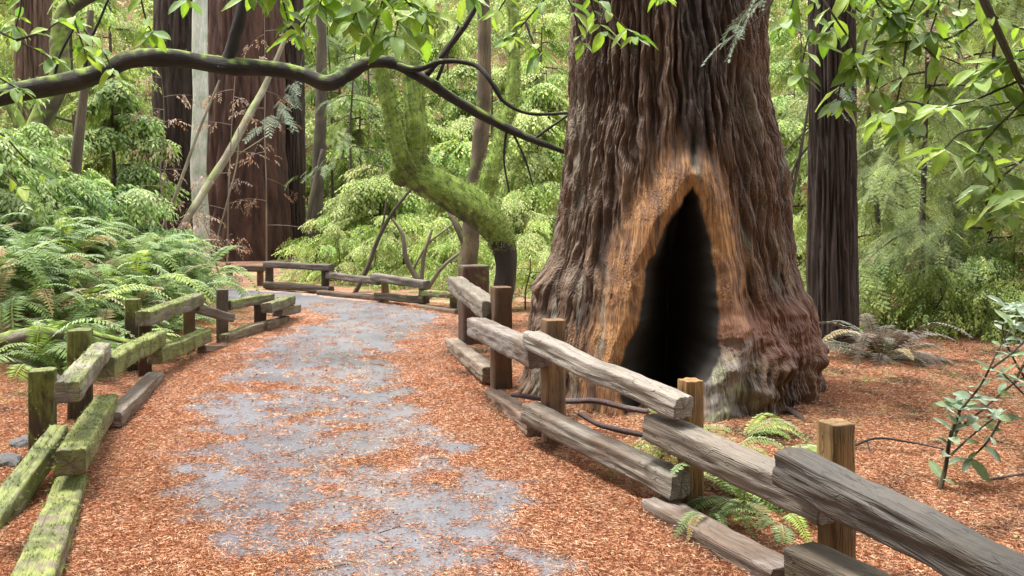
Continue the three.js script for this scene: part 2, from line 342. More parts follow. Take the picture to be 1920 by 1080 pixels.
function mossTufts(list, parent, size = 0.018, seed = 5) {
  if (!list.length) return;
  const r = rng(seed), q = new THREE.Quaternion(), Y = V(0, 1, 0);
  copies('moss', mossBlade, M.moss, list.map(([p, out, c]) => {
    const n = out.clone().add(V((r() - 0.5) * 0.6, (r() - 0.5) * 0.6, (r() - 0.5) * 0.6)).normalize(); q.setFromUnitVectors(Y, n);
    const s = size * (0.5 + 0.9 * r()), k = 0.8 + 0.5 * r(), at = p.clone().sub(parent.position).add(V((r() - 0.5) * 0.03, 0, (r() - 0.5) * 0.03));
    return [new THREE.Matrix4().compose(at, q, V(s, s, s)), RGB(c[0] * k, c[1] * k, c[2] * k)];
  }), parent, 'stuff');
}
function fence(label, posts, rails, base) {
  const g = thing('rail_fence', label, 'fence', base);
  const tufts = { list: [], rate: 0.22 };
  posts.forEach(([px, top, bot, w, o], k) => {
    const d = o.d || FL * EYE / (bot - HORIZON), a = P(px, top, d), wm = PXM(w, d);
    const x = a.x, z = -d, y0 = Math.min(groundY(x, z), 0) - 0.08;
    part('post', relative(timber(V(x, y0, z), V(x + (o.lean || 0), a.y, z), wm, wm * (o.deep || 1), { seed: k + 5 * rails.length, rough: 0.006, round: 0.16, warp: 0.003, chips: 0.4, nu: 36, ...o, tufts }), g), M.wood, g);
  });
  rails.forEach(([x0, y0, d0, x1, y1, d1, h, w, o], k) => {
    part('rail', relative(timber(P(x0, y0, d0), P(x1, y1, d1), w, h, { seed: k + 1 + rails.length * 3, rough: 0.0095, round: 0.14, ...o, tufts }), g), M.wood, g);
  });
  mossTufts(tufts.list, g, 0.012, rails.length);
  return g;
}
// right-hand fence: posts [x, top, base, width px], rails [x, y, distance] at both ends, then height and depth in metres
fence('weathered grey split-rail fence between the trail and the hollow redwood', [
  [888, 497, 645, 50, { tone: WOOD.red, second: WOOD.dark, d: 10.4, moss: 0.12 }],
  [940, 537, 735, 35, { tone: [0.20, 0.10, 0.05], second: WOOD.brown, d: 7.75 }],
  [1037, 598, 835, 38, { tone: WOOD.tan, second: WOOD.brown, d: 6.05 }],
  [1295, 711, 958, 38, { tone: WOOD.new, second: WOOD.tan, d: 4.78 }],
  [1568, 790, 1100, 52, { tone: [0.40, 0.24, 0.09], second: [0.2, 0.12, 0.05], d: 3.86 }],
], [
  [853, 532, 10.1, 922, 583, 7.75, 0.17, 0.17, { tone: WOOD.grey, second: [0.3, 0.24, 0.18], moss: 0.12 }],
  [892, 612, 7.75, 1012, 668, 5.95, 0.16, 0.16, { tone: [0.30, 0.26, 0.24], second: WOOD.brown, moss: 0.14 }],
  [994, 636, 6.02, 1284, 766, 4.6, 0.115, 0.125, { tone: WOOD.pale, second: WOOD.grey, rough: 0.01 }],
  [1226, 800, 4.88, 1560, 951, 3.72, 0.15, 0.15, { tone: WOOD.grey, second: [0.28, 0.23, 0.18], moss: 0.02 }],
  [1474, 872, 3.78, 2190, 1242, 2.42, 0.15, 0.155, { tone: WOOD.slate, second: [0.125, 0.10, 0.075], rough: 0.013, chips: 1.3, nu: 56 }],  // dark wet timber, toned down further to paint in shade from leaves overhead
  [847, 645, 10.2, 920, 703, 7.9, 0.14, 0.15, { tone: [0.34, 0.28, 0.22], second: WOOD.brown }],
  [922, 742, 7.7, 1006, 800, 6.15, 0.13, 0.14, { tone: [0.34, 0.24, 0.18], second: WOOD.brown }],
  [992, 772, 6.0, 1278, 913, 4.62, 0.13, 0.13, { tone: [0.27, 0.24, 0.2], second: WOOD.brown, moss: 0.14 }],
  [1228, 952, 4.74, 1480, 1090, 3.72, 0.12, 0.16, { tone: [0.28, 0.23, 0.2], second: WOOD.brown, moss: 0.05 }],
  [1496, 1055, 3.7, 2000, 1300, 2.7, 0.16, 0.17, { tone: WOOD.dark, second: [0.2, 0.16, 0.1], moss: 0.22 }],
], [0.36, 0, -5.2]);
// left-hand fence, thick with moss
fence('mossy green split-rail fence along the fern bank', [
  [80, 692, 870, 42, { tone: WOOD.dark, second: WOOD.brown, moss: 0.55, d: 5.55 }],
  [151, 617, 790, 40, { tone: WOOD.dark, second: WOOD.brown, moss: 0.46, d: 6.75 }],
  [249, 560, 700, 26, { tone: WOOD.dark, second: WOOD.red, moss: 0.30, d: 8.7 }],
  [272, 586, 700, 22, { tone: WOOD.dark, second: WOOD.red, d: 8.45 }],
  [355, 566, 660, 20, { tone: WOOD.tan, second: WOOD.brown, d: 9.9 }],
  [417, 542, 645, 21, { tone: [0.16, 0.12, 0.09], second: WOOD.dark, d: 10.6 }],
  [488, 572, 622, 22, { tone: WOOD.dark, second: WOOD.red, d: 11.5 }],
  [528, 556, 610, 16, { tone: WOOD.dark, second: WOOD.brown, moss: 0.30, d: 12.3 }],
], [
  [-190, 1215, 3.6, 112, 815, 5.35, 0.128, 0.114, { tone: WOOD.grey, second: WOOD.pale, moss: 0.72, mossSide: 0.4 }],
  [126, 736, 5.0, 190, 658, 6.7, 0.120, 0.129, { tone: WOOD.pale, second: WOOD.slate, moss: 0.44, mossSide: 0.5 }],
  [198, 690, 6.6, 298, 633, 8.45, 0.144, 0.129, { tone: WOOD.grey, second: WOOD.grey, moss: 0.80, mossSide: 0.5 }],
  [268, 598, 8.3, 372, 561, 9.9, 0.136, 0.137, { tone: WOOD.grey, second: WOOD.pale, moss: 0.60, mossSide: 0.4 }],
  [366, 577, 9.8, 434, 596, 10.5, 0.096, 0.099, { tone: [0.2, 0.17, 0.14], second: WOOD.brown, moss: 0.20 }],
  [424, 573, 10.6, 508, 558, 11.9, 0.112, 0.114, { tone: WOOD.grey, second: WOOD.brown, moss: 0.65 }],
  [500, 578, 11.3, 545, 562, 12.5, 0.128, 0.137, { tone: WOOD.grey, second: WOOD.brown, moss: 0.50 }],
  [520, 585, 11.9, 556, 578, 12.8, 0.120, 0.137, { tone: WOOD.grey, second: WOOD.brown, moss: 0.40 }],
  [22, 1205, 3.05, 135, 912, 5.05, 0.12, 0.165, { tone: [0.2, 0.15, 0.12], second: WOOD.brown, moss: 0.60, mossSide: 0.5 }],
  [131, 868, 4.75, 200, 757, 6.6, 0.14, 0.155, { tone: [0.24, 0.19, 0.14], second: WOOD.brown, moss: 0.70, mossSide: 0.4 }],
  [208, 788, 6.3, 292, 708, 8.1, 0.112, 0.137, { tone: [0.27, 0.22, 0.18], second: WOOD.brown, moss: 0.20 }],
  [290, 668, 8.2, 386, 629, 9.9, 0.144, 0.137, { tone: WOOD.grey, second: WOOD.brown, moss: 0.72, mossSide: 0.5 }],
  [378, 656, 9.6, 438, 652, 10.4, 0.088, 0.106, { tone: [0.27, 0.2, 0.16], second: WOOD.brown, moss: 0.30 }],
  [420, 637, 10.4, 500, 609, 11.5, 0.120, 0.122, { tone: [0.26, 0.2, 0.15], second: WOOD.brown, moss: 0.46 }],
  [494, 612, 11.3, 536, 600, 12.4, 0.120, 0.122, { tone: [0.32, 0.24, 0.18], second: WOOD.brown, moss: 0.20 }],
], [-3.0, 0, -7.5]);
// fence across the far bend
fence('dark low split-rail fence curving round the far bend of the trail', [
  [610, 500, 556, 14, { tone: WOOD.dark, d: 16.6 }], [722, 522, 572, 13, { tone: WOOD.tan, second: WOOD.dark, moss: 0.3, d: 15.1 }],
  [792, 535, 585, 13, { tone: WOOD.dark, moss: 0.4, d: 14.2 }], [505, 490, 548, 15, { tone: WOOD.dark, d: 17.6 }], [850, 548, 595, 12, { tone: WOOD.dark, moss: 0.2, d: 13.4 }],
], [
  [498, 496, 17.5, 622, 502, 16.4, 0.12, 0.14, { tone: [0.17, 0.13, 0.12], second: WOOD.dark, nu: 24 }],
  [616, 516, 16.5, 712, 528, 15.1, 0.12, 0.14, { tone: [0.2, 0.16, 0.14], second: WOOD.dark, nu: 24 }],
  [700, 519, 15.0, 800, 534, 14.0, 0.13, 0.14, { tone: [0.22, 0.18, 0.15], second: WOOD.dark, nu: 24 }],
  [794, 549, 14.1, 862, 553, 13.2, 0.1, 0.14, { tone: WOOD.brown, moss: 0.7, nu: 24 }],
  [498, 534, 17.5, 622, 544, 16.4, 0.13, 0.14, { tone: WOOD.dark, second: WOOD.dark, nu: 24 }],
  [600, 550, 16.3, 722, 562, 15.1, 0.12, 0.16, { tone: [0.14, 0.09, 0.06], second: WOOD.dark, nu: 24 }],
  [706, 555, 15.0, 800, 563, 14.1, 0.11, 0.14, { tone: WOOD.dark, second: WOOD.brown, moss: 0.35, nu: 24 }],
  [790, 578, 14.1, 862, 588, 13.2, 0.13, 0.18, { tone: [0.2, 0.14, 0.09], second: WOOD.dark, moss: 0.2, nu: 24 }],
], [-2.6, 0, -15.2]);
fence('short rusty brown fence section below the left redwoods', [
  [488, 497, 552, 12, { tone: WOOD.tan, second: WOOD.red, d: 18.4 }], [430, 492, 552, 12, { tone: WOOD.tan, second: WOOD.dark, d: 18.4 }],
], [
  [418, 503, 18.3, 496, 503, 18.3, 0.13, 0.13, { tone: WOOD.brown, moss: 0.3, nu: 20 }],
  [418, 541, 18.3, 492, 543, 18.3, 0.13, 0.14, { tone: WOOD.dark, second: WOOD.red, nu: 20 }],
], [-5.5, 0, -18.4]);

// ------------------------------------------------------------------ the hollow redwood
const BIG = { x: 1.401, z: -7.9 };
{
  const fx = -0.1746, fz = 0.9846;                               // the way the hollow faces
  const leftR = [[0, 1.38], [0.13, 1.31], [0.6, 1.25], [0.95, 1.2], [1.1, 1.1], [1.2, 1.06], [1.55, 1.01], [2.03, 0.94], [2.5, 0.89], [2.98, 0.9], [3.45, 0.89], [6, 0.8], [13, 0.62]];
  const rightR = [[0, 1.3], [0.2, 1.27], [0.6, 1.25], [0.75, 1.25], [0.9, 1.15], [1.1, 1.09], [1.4, 1.06], [1.8, 1.05], [2.1, 1.0], [2.4, 0.91], [2.7, 0.855], [3.45, 0.86], [6, 0.78], [13, 0.6]];
  const frontR = [[0, 1.32], [0.3, 1.24], [0.7, 1.14], [1.2, 1.06], [1.8, 0.99], [2.4, 0.92], [3.4, 0.86], [6, 0.78], [13, 0.6]];
  const openL = [[0, -0.30], [0.29, -0.38], [0.36, -0.385], [0.52, -0.335], [0.6, -0.3], [0.73, -0.245], [1.1, -0.18], [1.48, -0.01], [1.6, 0.08], [1.766, 0.187]];
  const openR = [[0, 0.18], [0.29, 0.26], [0.36, 0.30], [0.45, 0.36], [0.52, 0.394], [0.73, 0.378], [1.1, 0.353], [1.48, 0.285], [1.6, 0.25], [1.766, 0.187]];
  const outline = [...openL.map(([h, s]) => [s, h]), ...openR.slice(0, -1).reverse().map(([h, s]) => [s, h])]; outline[0][1] = -0.4; outline[outline.length - 1][1] = -0.4;
  function outside(s, h) {                                       // signed distance from the opening's outline, in metres
    let best = 9, inn = false;
    for (let k = 0, m = outline.length - 1; k < outline.length; m = k++) {
      const [ax, ay] = outline[m], [bx, by] = outline[k], t = clamp(((s - ax) * (bx - ax) + (h - ay) * (by - ay)) / ((bx - ax) ** 2 + (by - ay) ** 2));
      best = Math.min(best, Math.hypot(s - ax - t * (bx - ax), h - ay - t * (by - ay)));
      if ((ay > h) !== (by > h) && s < (bx - ax) * (h - ay) / (by - ay) + ax) inn = !inn;
    }
    return inn ? -best : best;
  }
  const burls = [[0.52, 0.62, 0.17, 0.10], [0.78, 0.42, 0.2, 0.13], [0.98, 0.62, 0.16, 0.10], [0.6, 0.22, 0.16, 0.11], [1.12, 0.3, 0.2, 0.12], [0.88, 0.86, 0.13, 0.06], [1.35, 0.5, 0.22, 0.10], [-0.95, 0.5, 0.25, 0.06], [0.4, 0.4, 0.11, 0.07], [-1.2, 0.85, 0.2, 0.07]];
  const heights = [];
  for (let j = 0; j <= 430; j++) heights.push(-0.25 + 4.0 * j / 430);
  for (let j = 1; j <= 60; j++) heights.push(3.75 + 9.5 * Math.pow(j / 60, 1.3));
  const angles = [];
  for (let i = 0; i < 680; i++) angles.push(-1.85 + 3.7 * i / 680);
  for (let i = 0; i < 70; i++) angles.push(1.85 + (6.28318 - 3.7) * i / 70);
  const r = rng(9);
  const g = grid(angles.length + 1, heights.length, (ii, j) => {
    const i = ii % angles.length, th = angles[i], h = heights[j], s_ = Math.sin(th), c_ = Math.cos(th), hh = Math.max(0, h);
    const rl = table(leftR, hh), rr = table(rightR, hh), rf = table(frontR, hh);
    const wSide = s_ * s_, rb = s_ < 0 ? rl : rr;
    let rad = lerp(c_ > 0 ? rf : (rl + rr) / 2, rb, wSide);
    // swelling lobes and roots
    rad *= 1 + 0.035 * N3(c_ * 2.1, hh * 0.5, s_ * 2.1 + 4) + (0.07 * smooth(1.0, 0, hh)) * N3(c_ * 3.2, 3, s_ * 3.2);
    const s = rad * s_, front = smooth(0.0, 0.3, c_);
    const wob = 0.03 * N3(hh * 4, s * 3, 5) + 0.012 * N3(hh * 14, s * 9, 5);
    const out = c_ < 0 || hh > 3.2 ? 9 : outside(s, hh) + wob;      // metres outside the opening, negative inside
    const width = lerp(0.60, 0.42, smooth(0.0, 0.3, s)) + 0.12 * N3(s * 2, hh * 2, 9);
    const lip = smooth(width * 1.1, width * 0.28, out + 0.12 * fbm(s * 4, hh * 2.5, 2, 4));          // healing wood rolled round the opening
    // bark: deep furrows that braid and break, then fibres
    const tw = 0.08 * N3(hh * 0.5, th * 0.9, 3) + 0.03 * N3(hh * 1.5, th * 2.4, 8) + 0.04 * N3(hh * 4, th * 6, 2) + 0.05 * hh;
    const ax = Math.cos(th + tw), az = Math.sin(th + tw);
    const r1 = 1 - Math.abs(N3(ax * 8.5, hh * 0.6, az * 8.5)) * 2.6, r2 = 1 - Math.abs(N3(ax * 21 + 4, hh * 1.5, az * 21)) * 2.3, r3 = N3(ax * 36, hh * 4.5, az * 36), r4 = N3(ax * 80, hh * 11, az * 80), broken = smooth(0.15, 0.45, N3(ax * 11, hh * 3.2, az * 11 + 5));
    let knobs = smooth(1.1, 0.3, hh) * smooth(0.0, 0.5, s_) * fbm(s * 5, hh * 6, 4, 4) * 1.2;
    for (const [bt, bh, br, ba] of burls) { const q = Math.hypot((th - bt) * 1.15, hh - bh) / br; if (q < 1.6) knobs += ba / 0.08 * Math.exp(-q * q * 1.6) * (0.8 + 0.5 * N3(s * 9, hh * 9, 3)); }
    const calm = smooth(0.15, 1.0, hh);
    const furrow = -0.058 * lerp(0.4, 1, calm) * smooth(0.05, 0.95, r1) - 0.030 * smooth(0.0, 0.95, r2) + 0.022 * r3 + 0.016 * r4 - 0.018 * broken;
    const lipRelief = 0.10 * Math.sqrt(clamp(out / 0.09)) * smooth(0.36, 0.08, out) + 0.014 * N3(ax * 13, hh * 1.6, az * 13) + 0.009 * N3(ax * 44, hh * 2.5, az * 44) + 0.004 * N3(ax * 70, hh * 14, az * 70) - 0.06;
    let rr2 = rad + lerp(furrow, lipRelief, lip * 0.85) + 0.08 * knobs;
    // burnt crack above the opening
    const crackAt = 0.19 + 0.07 * N3(hh * 1.6, 4, 4), crack = smooth(0.05, 0.0, Math.abs(s - crackAt)) * smooth(1.85, 1.95, hh) * smooth(2.5, 2.05, hh) * (c_ > 0 ? 1 : 0);
    rr2 -= 0.045 * crack;
    const inside = smooth(-0.004, -0.045, out) * front;
    const deepest = 0.14 + 0.10 * N3(s_ * 4, hh * 1.4, 3) + (hh > 1.2 ? 0.35 * smooth(1.2, 1.75, hh) : 0);
    rr2 = lerp(rr2, deepest, inside);
    // colours of bark, healing wood, char, lichen
    const n1 = fbm(ax * 5, hh * 0.9, az * 5, 4), n2 = fbm(ax * 16, hh * 2.2, az * 16, 4), n3 = fbm(s * 6 + 3, hh * 6, s_ * 2, 4);
    const ridge = smooth(0.9, 0.05, r1) * 0.55 + smooth(0.9, 0.1, r2) * 0.45;
    const mix3 = (a, b, t) => [lerp(a[0], b[0], t), lerp(a[1], b[1], t), lerp(a[2], b[2], t)];
    let c = mix3([0.066, 0.034, 0.021], [0.18, 0.095, 0.055], clamp(ridge * 0.9 + 0.9 * n1));
    c = mix3(c, [0.25, 0.185, 0.13], smooth(0.0, 0.3, n2 + 0.25 * n1 + 0.18 * smooth(0.1, -0.7, s_)) * ridge * 0.75);                       // grey weathered strands
    c = mix3(c, [0.33, 0.34, 0.27], smooth(0.1, 0.3, fbm(ax * 9, hh * 1.1 + 9, az * 9, 4) + 0.12 * smooth(0, -0.6, s_) - 0.06) * 0.55 * smooth(3.2, 1.6, hh));  // lichen film in streaks
    const orange = mix3([0.45, 0.215, 0.075], [0.23, 0.105, 0.045], smooth(-0.12, 0.32, n3 + 0.9 * n2));
    const lipC = mix3(orange, [0.56, 0.29, 0.11], smooth(0.1, 0.35, fbm(ax * 30, hh * 3, az * 30, 3) + 0.1) * 0.7);
    c = mix3(c, lipC, lip * smooth(-0.1, 0.3, 0.36 - out * 0.7 + n2 * 0.9) * lerp(1, 0.35, smooth(0.8, 0.55, hh + 0.3 * n3) * smooth(0, 0.1, s)));
    const redBark = smooth(0.1, 0.3, s) * smooth(1.0, 0.75, hh) * smooth(0.3, 0.5, hh) * front;
    c = mix3(c, [0.22, 0.085, 0.05], redBark * 0.6);
    const grey = smooth(0.62, 0.42, hh + 0.25 * n3) * smooth(0.2, 0.3, s) * smooth(0.8, 0.5, s) * front;
    c = mix3(c, mix3([0.23, 0.20, 0.18], [0.36, 0.38, 0.25], smooth(-0.05, 0.2, n3)), grey * 0.85);
    const char = smooth(0.30, 0.05, Math.abs(s - 0.2 - 0.1 * n1 - 0.03 * (hh - 2)) + 0.25 * n2) * smooth(1.95, 2.15, hh + 0.2 * n3) * front;
    c = mix3(c, [0.022, 0.02, 0.022], char * 0.6);
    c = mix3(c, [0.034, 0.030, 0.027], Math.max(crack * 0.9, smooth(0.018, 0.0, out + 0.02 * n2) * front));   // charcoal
    const X = BIG.x + rr2 * (c_ * fx + s_ * fz), Z = BIG.z + rr2 * (c_ * fz - s_ * fx);
    return [X - BIG.x, h, Z - BIG.z, (i === 0 && ii > 0 ? 6.283 : (th + 1.85)) * 0.9, h * 0.8, ...c];
  });
  const t = thing('redwood_tree', 'huge redwood trunk with a burnt black hollow at its base', 'tree', [BIG.x, 0, BIG.z]);
  const bark = [], hollow = [], ix = g.index.array, cl = g.attributes.color.array;
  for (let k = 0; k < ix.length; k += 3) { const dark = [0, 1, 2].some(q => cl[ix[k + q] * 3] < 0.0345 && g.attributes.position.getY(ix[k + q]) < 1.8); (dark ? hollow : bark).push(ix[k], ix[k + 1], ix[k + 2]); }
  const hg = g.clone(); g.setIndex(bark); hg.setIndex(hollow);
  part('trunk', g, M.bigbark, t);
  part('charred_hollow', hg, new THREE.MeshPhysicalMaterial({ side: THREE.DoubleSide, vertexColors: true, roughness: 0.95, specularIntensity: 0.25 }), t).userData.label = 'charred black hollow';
}

// ------------------------------------------------------------------ other trunks and limbs
function redwoodTrunk(label, px, d, wpx, flare, height, o = {}) {
  const { tone = [0.055, 0.03, 0.022], ridgeTone = [0.12, 0.062, 0.04], seed = 1, na = 120, nh = 150, group, base = 0.9 } = o;
  const at = P(px, HORIZON, d), rad = PXM(wpx, d) / 2, y0 = groundY(at.x, -d) - 0.3;
  const t = thing('redwood_tree', label, 'tree', [at.x, y0, -d], 0, group);
  part('trunk', grid(na + 1, nh, (i, j) => {
    const th = (i % na) / na * 6.28318, h = height * Math.pow(j / (nh - 1), 1.35), sway = 0.03 * h * N3(seed, 0.3 * h, 1) + 0.10 * N3(th * 1.2, h * 0.9, seed) + 0.05 * N3(th * 3, h * 2.4, seed), ax = Math.cos(th + sway), az = Math.sin(th + sway);
    const r1 = Math.abs(N3(ax * 4.2 + seed, h * 0.45, az * 4.2)), r2 = Math.abs(N3(ax * 10 + seed, h * 1.1, az * 10));
    let r = rad * (1 + flare * Math.exp(-h / base) - 0.012 * h) * (1 + 0.04 * N3(ax * 1.5, h * 0.3, az * 1.5 + seed));
    r += Math.min(0.08, rad * 0.16) * (smooth(0, 0.35, r1) - 0.7) + Math.min(0.04, rad * 0.08) * (smooth(0, 0.3, r2) - 0.7);
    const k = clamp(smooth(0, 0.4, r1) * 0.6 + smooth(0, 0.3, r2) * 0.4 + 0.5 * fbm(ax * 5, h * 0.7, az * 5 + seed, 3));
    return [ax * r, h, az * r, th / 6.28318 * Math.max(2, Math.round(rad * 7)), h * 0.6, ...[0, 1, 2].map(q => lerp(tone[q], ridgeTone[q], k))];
  }), M.bark, t);
  return t;
}
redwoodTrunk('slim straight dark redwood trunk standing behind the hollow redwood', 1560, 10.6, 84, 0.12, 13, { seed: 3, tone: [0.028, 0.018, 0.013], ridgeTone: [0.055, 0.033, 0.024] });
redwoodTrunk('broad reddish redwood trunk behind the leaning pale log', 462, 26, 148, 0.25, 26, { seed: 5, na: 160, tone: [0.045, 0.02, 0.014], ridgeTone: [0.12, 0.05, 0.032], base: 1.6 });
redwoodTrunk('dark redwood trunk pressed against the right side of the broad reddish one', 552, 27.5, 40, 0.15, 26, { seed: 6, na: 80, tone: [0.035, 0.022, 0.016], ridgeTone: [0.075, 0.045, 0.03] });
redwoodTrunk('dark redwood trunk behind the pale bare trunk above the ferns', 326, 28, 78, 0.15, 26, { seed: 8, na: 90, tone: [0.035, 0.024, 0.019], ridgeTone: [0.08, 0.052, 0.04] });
redwoodTrunk('brown redwood trunk on the fern bank behind a mossy limb', 62, 19, 64, 0.15, 18, { seed: 12, na: 90, tone: [0.07, 0.04, 0.028], ridgeTone: [0.2, 0.12, 0.08] });

// a limb through pixel points [x, y, distance, width px]
function limb(pts, o = {}) {
  const { seed = 1, tone = [0.07, 0.055, 0.04], second = [0.14, 0.11, 0.08], moss = 0, lump = 0.12, nr = 14, step = 0.07, tufts = null, world = false } = o;
  const cen = pts.map(p => world ? p[0].clone() : P(p[0], p[1], p[2])), rad = pts.map(p => world ? p[1] : PXM(p[3], p[2]) / 2);
  const curve = new THREE.CatmullRomCurve3(cen, false, 'centripetal'), len = curve.getLength(), n = Math.max(4, Math.min(160, Math.round(len / step)));
  const rows = [], r = rng(seed + 900);
  let nrm = null, prev = null;
  for (let j = 0; j <= n; j++) {
    const t = j / n, p = curve.getPoint(t), tan = curve.getTangent(t);
    if (!nrm) { nrm = Math.abs(tan.y) > 0.9 ? V(1, 0, 0) : V(0, 1, 0); }
    nrm = nrm.clone().addScaledVector(tan, -nrm.dot(tan)).normalize();
    const f = t * (pts.length - 1), k = Math.min(pts.length - 2, Math.floor(f));
    rows.push([p, nrm, tan.clone().cross(nrm).normalize(), lerp(rad[k], rad[k + 1], f - k), t * len]);
  }
  return grid(nr + 1, n + 3, (i, jj) => {
    const cap = jj === 0 || jj === n + 2, [p, a, b, rr, s] = rows[clamp(jj - 1, 0, n)], th = (i % nr) / nr * 6.28318, ca = Math.cos(th), sa = Math.sin(th);
    const dir = a.clone().multiplyScalar(ca).addScaledVector(b, sa);
    const k = cap ? 0.001 : 1 + lump * (1.1 * N3(ca * 1.2 + seed, s * 1.1 / Math.max(rr * 6, 0.2), sa * 1.2) + 0.8 * N3(ca * 3, s * 2.5 / Math.max(rr * 6, 0.2) + seed, sa * 3));
    const q = p.clone().addScaledVector(dir, rr * k), n1 = fbm(q.x * 3 + seed, q.y * 3, q.z * 3, 4);
    let c = [0, 1, 2].map(z => lerp(tone[z], second[z], smooth(-0.2, 0.3, n1)));
    if (moss > 0) {
      const mm = smooth(-0.1, 0.25, 0.8 * fbm(q.x * 9 + 11, q.y * 5, q.z * 9, 5) + (moss - 0.5) * 1.0 + 0.42 * dir.y), mt = mossTone[Math.floor(clamp(1.2 + 5 * fbm(q.x * 11, q.y * 7, q.z * 11 + 4, 3), 0, 3))];  // moss favours the top; the limb's shaded underside is put into the colour too
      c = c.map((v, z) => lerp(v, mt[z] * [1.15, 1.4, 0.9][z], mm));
      if (tufts && mm > 0.55 && !cap && r() < tufts.rate) tufts.list.push([q.clone(), dir.clone(), mt]);
    }
    return [q.x, q.y, q.z, i / nr * Math.max(1, Math.round(rr * 10)) * 0.6, s * 0.8, ...c];
  });
}
function limbThing(name, label, category, base, trunkPts, branches, o = {}, group) {
  const t = thing(name, label, category, base, 0, group), tufts = { list: [], rate: o.rate || 0 };
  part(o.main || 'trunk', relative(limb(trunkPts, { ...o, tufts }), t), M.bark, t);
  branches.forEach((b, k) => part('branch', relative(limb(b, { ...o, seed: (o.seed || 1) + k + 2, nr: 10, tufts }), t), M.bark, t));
  mossTufts(tufts.list, t, o.tuft || 0.03, 8);
  return t;
}
// the mossy leaning bay tree
{
  const t = limbThing('bay_tree', 'leaning bay tree with an elbowed trunk wrapped in bright moss', 'tree', [P(940, 0, 12).x, 0, -12], [
    [946, 470, 12, 39.6], [934, 440, 12, 48.6], [905, 402, 12, 63.0], [855, 368, 12, 64.8], [800, 338, 12, 59.4], [764, 324, 12, 52.2], [746, 332, 12, 39.6], [736, 336, 12, 21.6],
  ], [
    [[795, 350, 12, 36.0], [778, 310, 12, 48.6], [780, 250, 12, 42.3], [774, 180, 12.1, 36.9], [768, 110, 12.2, 32.4], [758, 0, 12.4, 28.8], [740, -160, 12.8, 23.4]],
    [[775, 325, 11.9, 30.6], [752, 290, 11.8, 34.2], [738, 230, 11.8, 32.4], [722, 160, 11.8, 30.6], [704, 70, 11.8, 27.0], [690, -100, 11.8, 23.4]],
    [[900, 395, 12.1, 30.6], [918, 330, 12.2, 34.2], [938, 260, 12.4, 27.9], [958, 180, 12.6, 24.3], [964, 80, 12.8, 21.6], [956, -80, 13, 18.0]],
    [[860, 372, 12, 12.6], [850, 340, 12, 9.0], [845, 318, 12, 4.5]],
  ], { seed: 14, moss: 0.84, lump: 0.14, tone: [0.05, 0.042, 0.03], second: [0.12, 0.095, 0.06], step: 0.035, nr: 28, rate: 0.8, tuft: 0.042 });
  const low = part('lower_trunk', relative(limb([[932, 645, 12, 46], [940, 570, 12, 38], [948, 510, 12, 40], [946, 470, 12, 44], [932, 438, 12, 40]], { seed: 15, lump: 0.2, tone: [0.03, 0.024, 0.02], second: [0.07, 0.055, 0.04], step: 0.04, nr: 22 }), t), M.bark, t);
  low.userData.label = 'bare dark lower trunk';
}
limbThing('forked_tree', 'brown straight trunk rising behind the mossy elbowed bay tree', 'tree', [P(880, 0, 14).x, 0, -14], [[872, 600, 14, 40], [878, 500, 14, 36], [886, 400, 14, 32], [900, 270, 14, 30], [908, 160, 14, 26], [905, -80, 14, 22]], [[[880, 470, 14, 20], [860, 430, 14, 14], [835, 380, 14.2, 8]]], { seed: 21, moss: 0.3, tone: [0.12, 0.09, 0.06], second: [0.22, 0.16, 0.1] });
// the long crooked limb across the top, with its side branches
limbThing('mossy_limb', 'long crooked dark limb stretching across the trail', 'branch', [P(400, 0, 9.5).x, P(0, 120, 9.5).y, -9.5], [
  [-160, 215, 9.4, 44], [-40, 188, 9.4, 40], [60, 168, 9.4, 38], [150, 150, 9.4, 38], [200, 132, 9.4, 32], [240, 113, 9.4, 33], [295, 107, 9.4, 34], [360, 113, 9.5, 33], [430, 124, 9.5, 34], [520, 130, 9.6, 29], [575, 142, 9.6, 30], [612, 156, 9.6, 33], [650, 141, 9.7, 28], [690, 118, 9.7, 24], [735, 118, 9.8, 22], [800, 152, 9.8, 20], [850, 185, 9.9, 19], [940, 235, 10, 18], [1000, 262, 10, 14], [1075, 290, 10, 9],
], [
  [[425, 122, 9.5, 26], [440, 70, 9.5, 24], [455, 10, 9.5, 22], [470, -70, 9.5, 20]],
  [[800, 140, 9.8, 12], [840, 90, 9.8, 12], [880, 35, 9.8, 11], [915, -40, 9.8, 10]],
  [[735, 118, 9.8, 12], [780, 130, 9.7, 12], [830, 115, 9.7, 10], [890, 122, 9.7, 9], [915, 145, 9.6, 9], [945, 190, 9.6, 8], [990, 212, 9.6, 7], [1070, 212, 9.6, 6]],
  [[940, 190, 9.6, 6], [935, 170, 9.6, 5], [912, 140, 9.6, 5]],
  [[820, 150, 9.8, 7], [845, 85, 9.9, 6], [862, 45, 9.9, 5]],
  [[1000, 262, 10, 6], [1030, 240, 10, 5], [1068, 214, 10, 4]],
  [[950, 240, 10, 5], [945, 300, 10, 4], [955, 360, 10, 3]],
  [[960, 245, 10, 5], [985, 300, 10, 4], [1000, 350, 10, 2.5]],
  [[160, 148, 9.4, 8], [165, 90, 9.4, 6], [190, 30, 9.4, 5], [215, -30, 9.4, 4]],
  [[100, 160, 9.4, 6], [110, 110, 9.4, 5], [140, 50, 9.4, 4]],
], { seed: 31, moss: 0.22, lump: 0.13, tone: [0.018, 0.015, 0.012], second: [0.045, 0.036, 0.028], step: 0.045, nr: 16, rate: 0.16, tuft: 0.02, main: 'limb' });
const plain = { lump: 0.07, step: 0.2, nr: 12 };
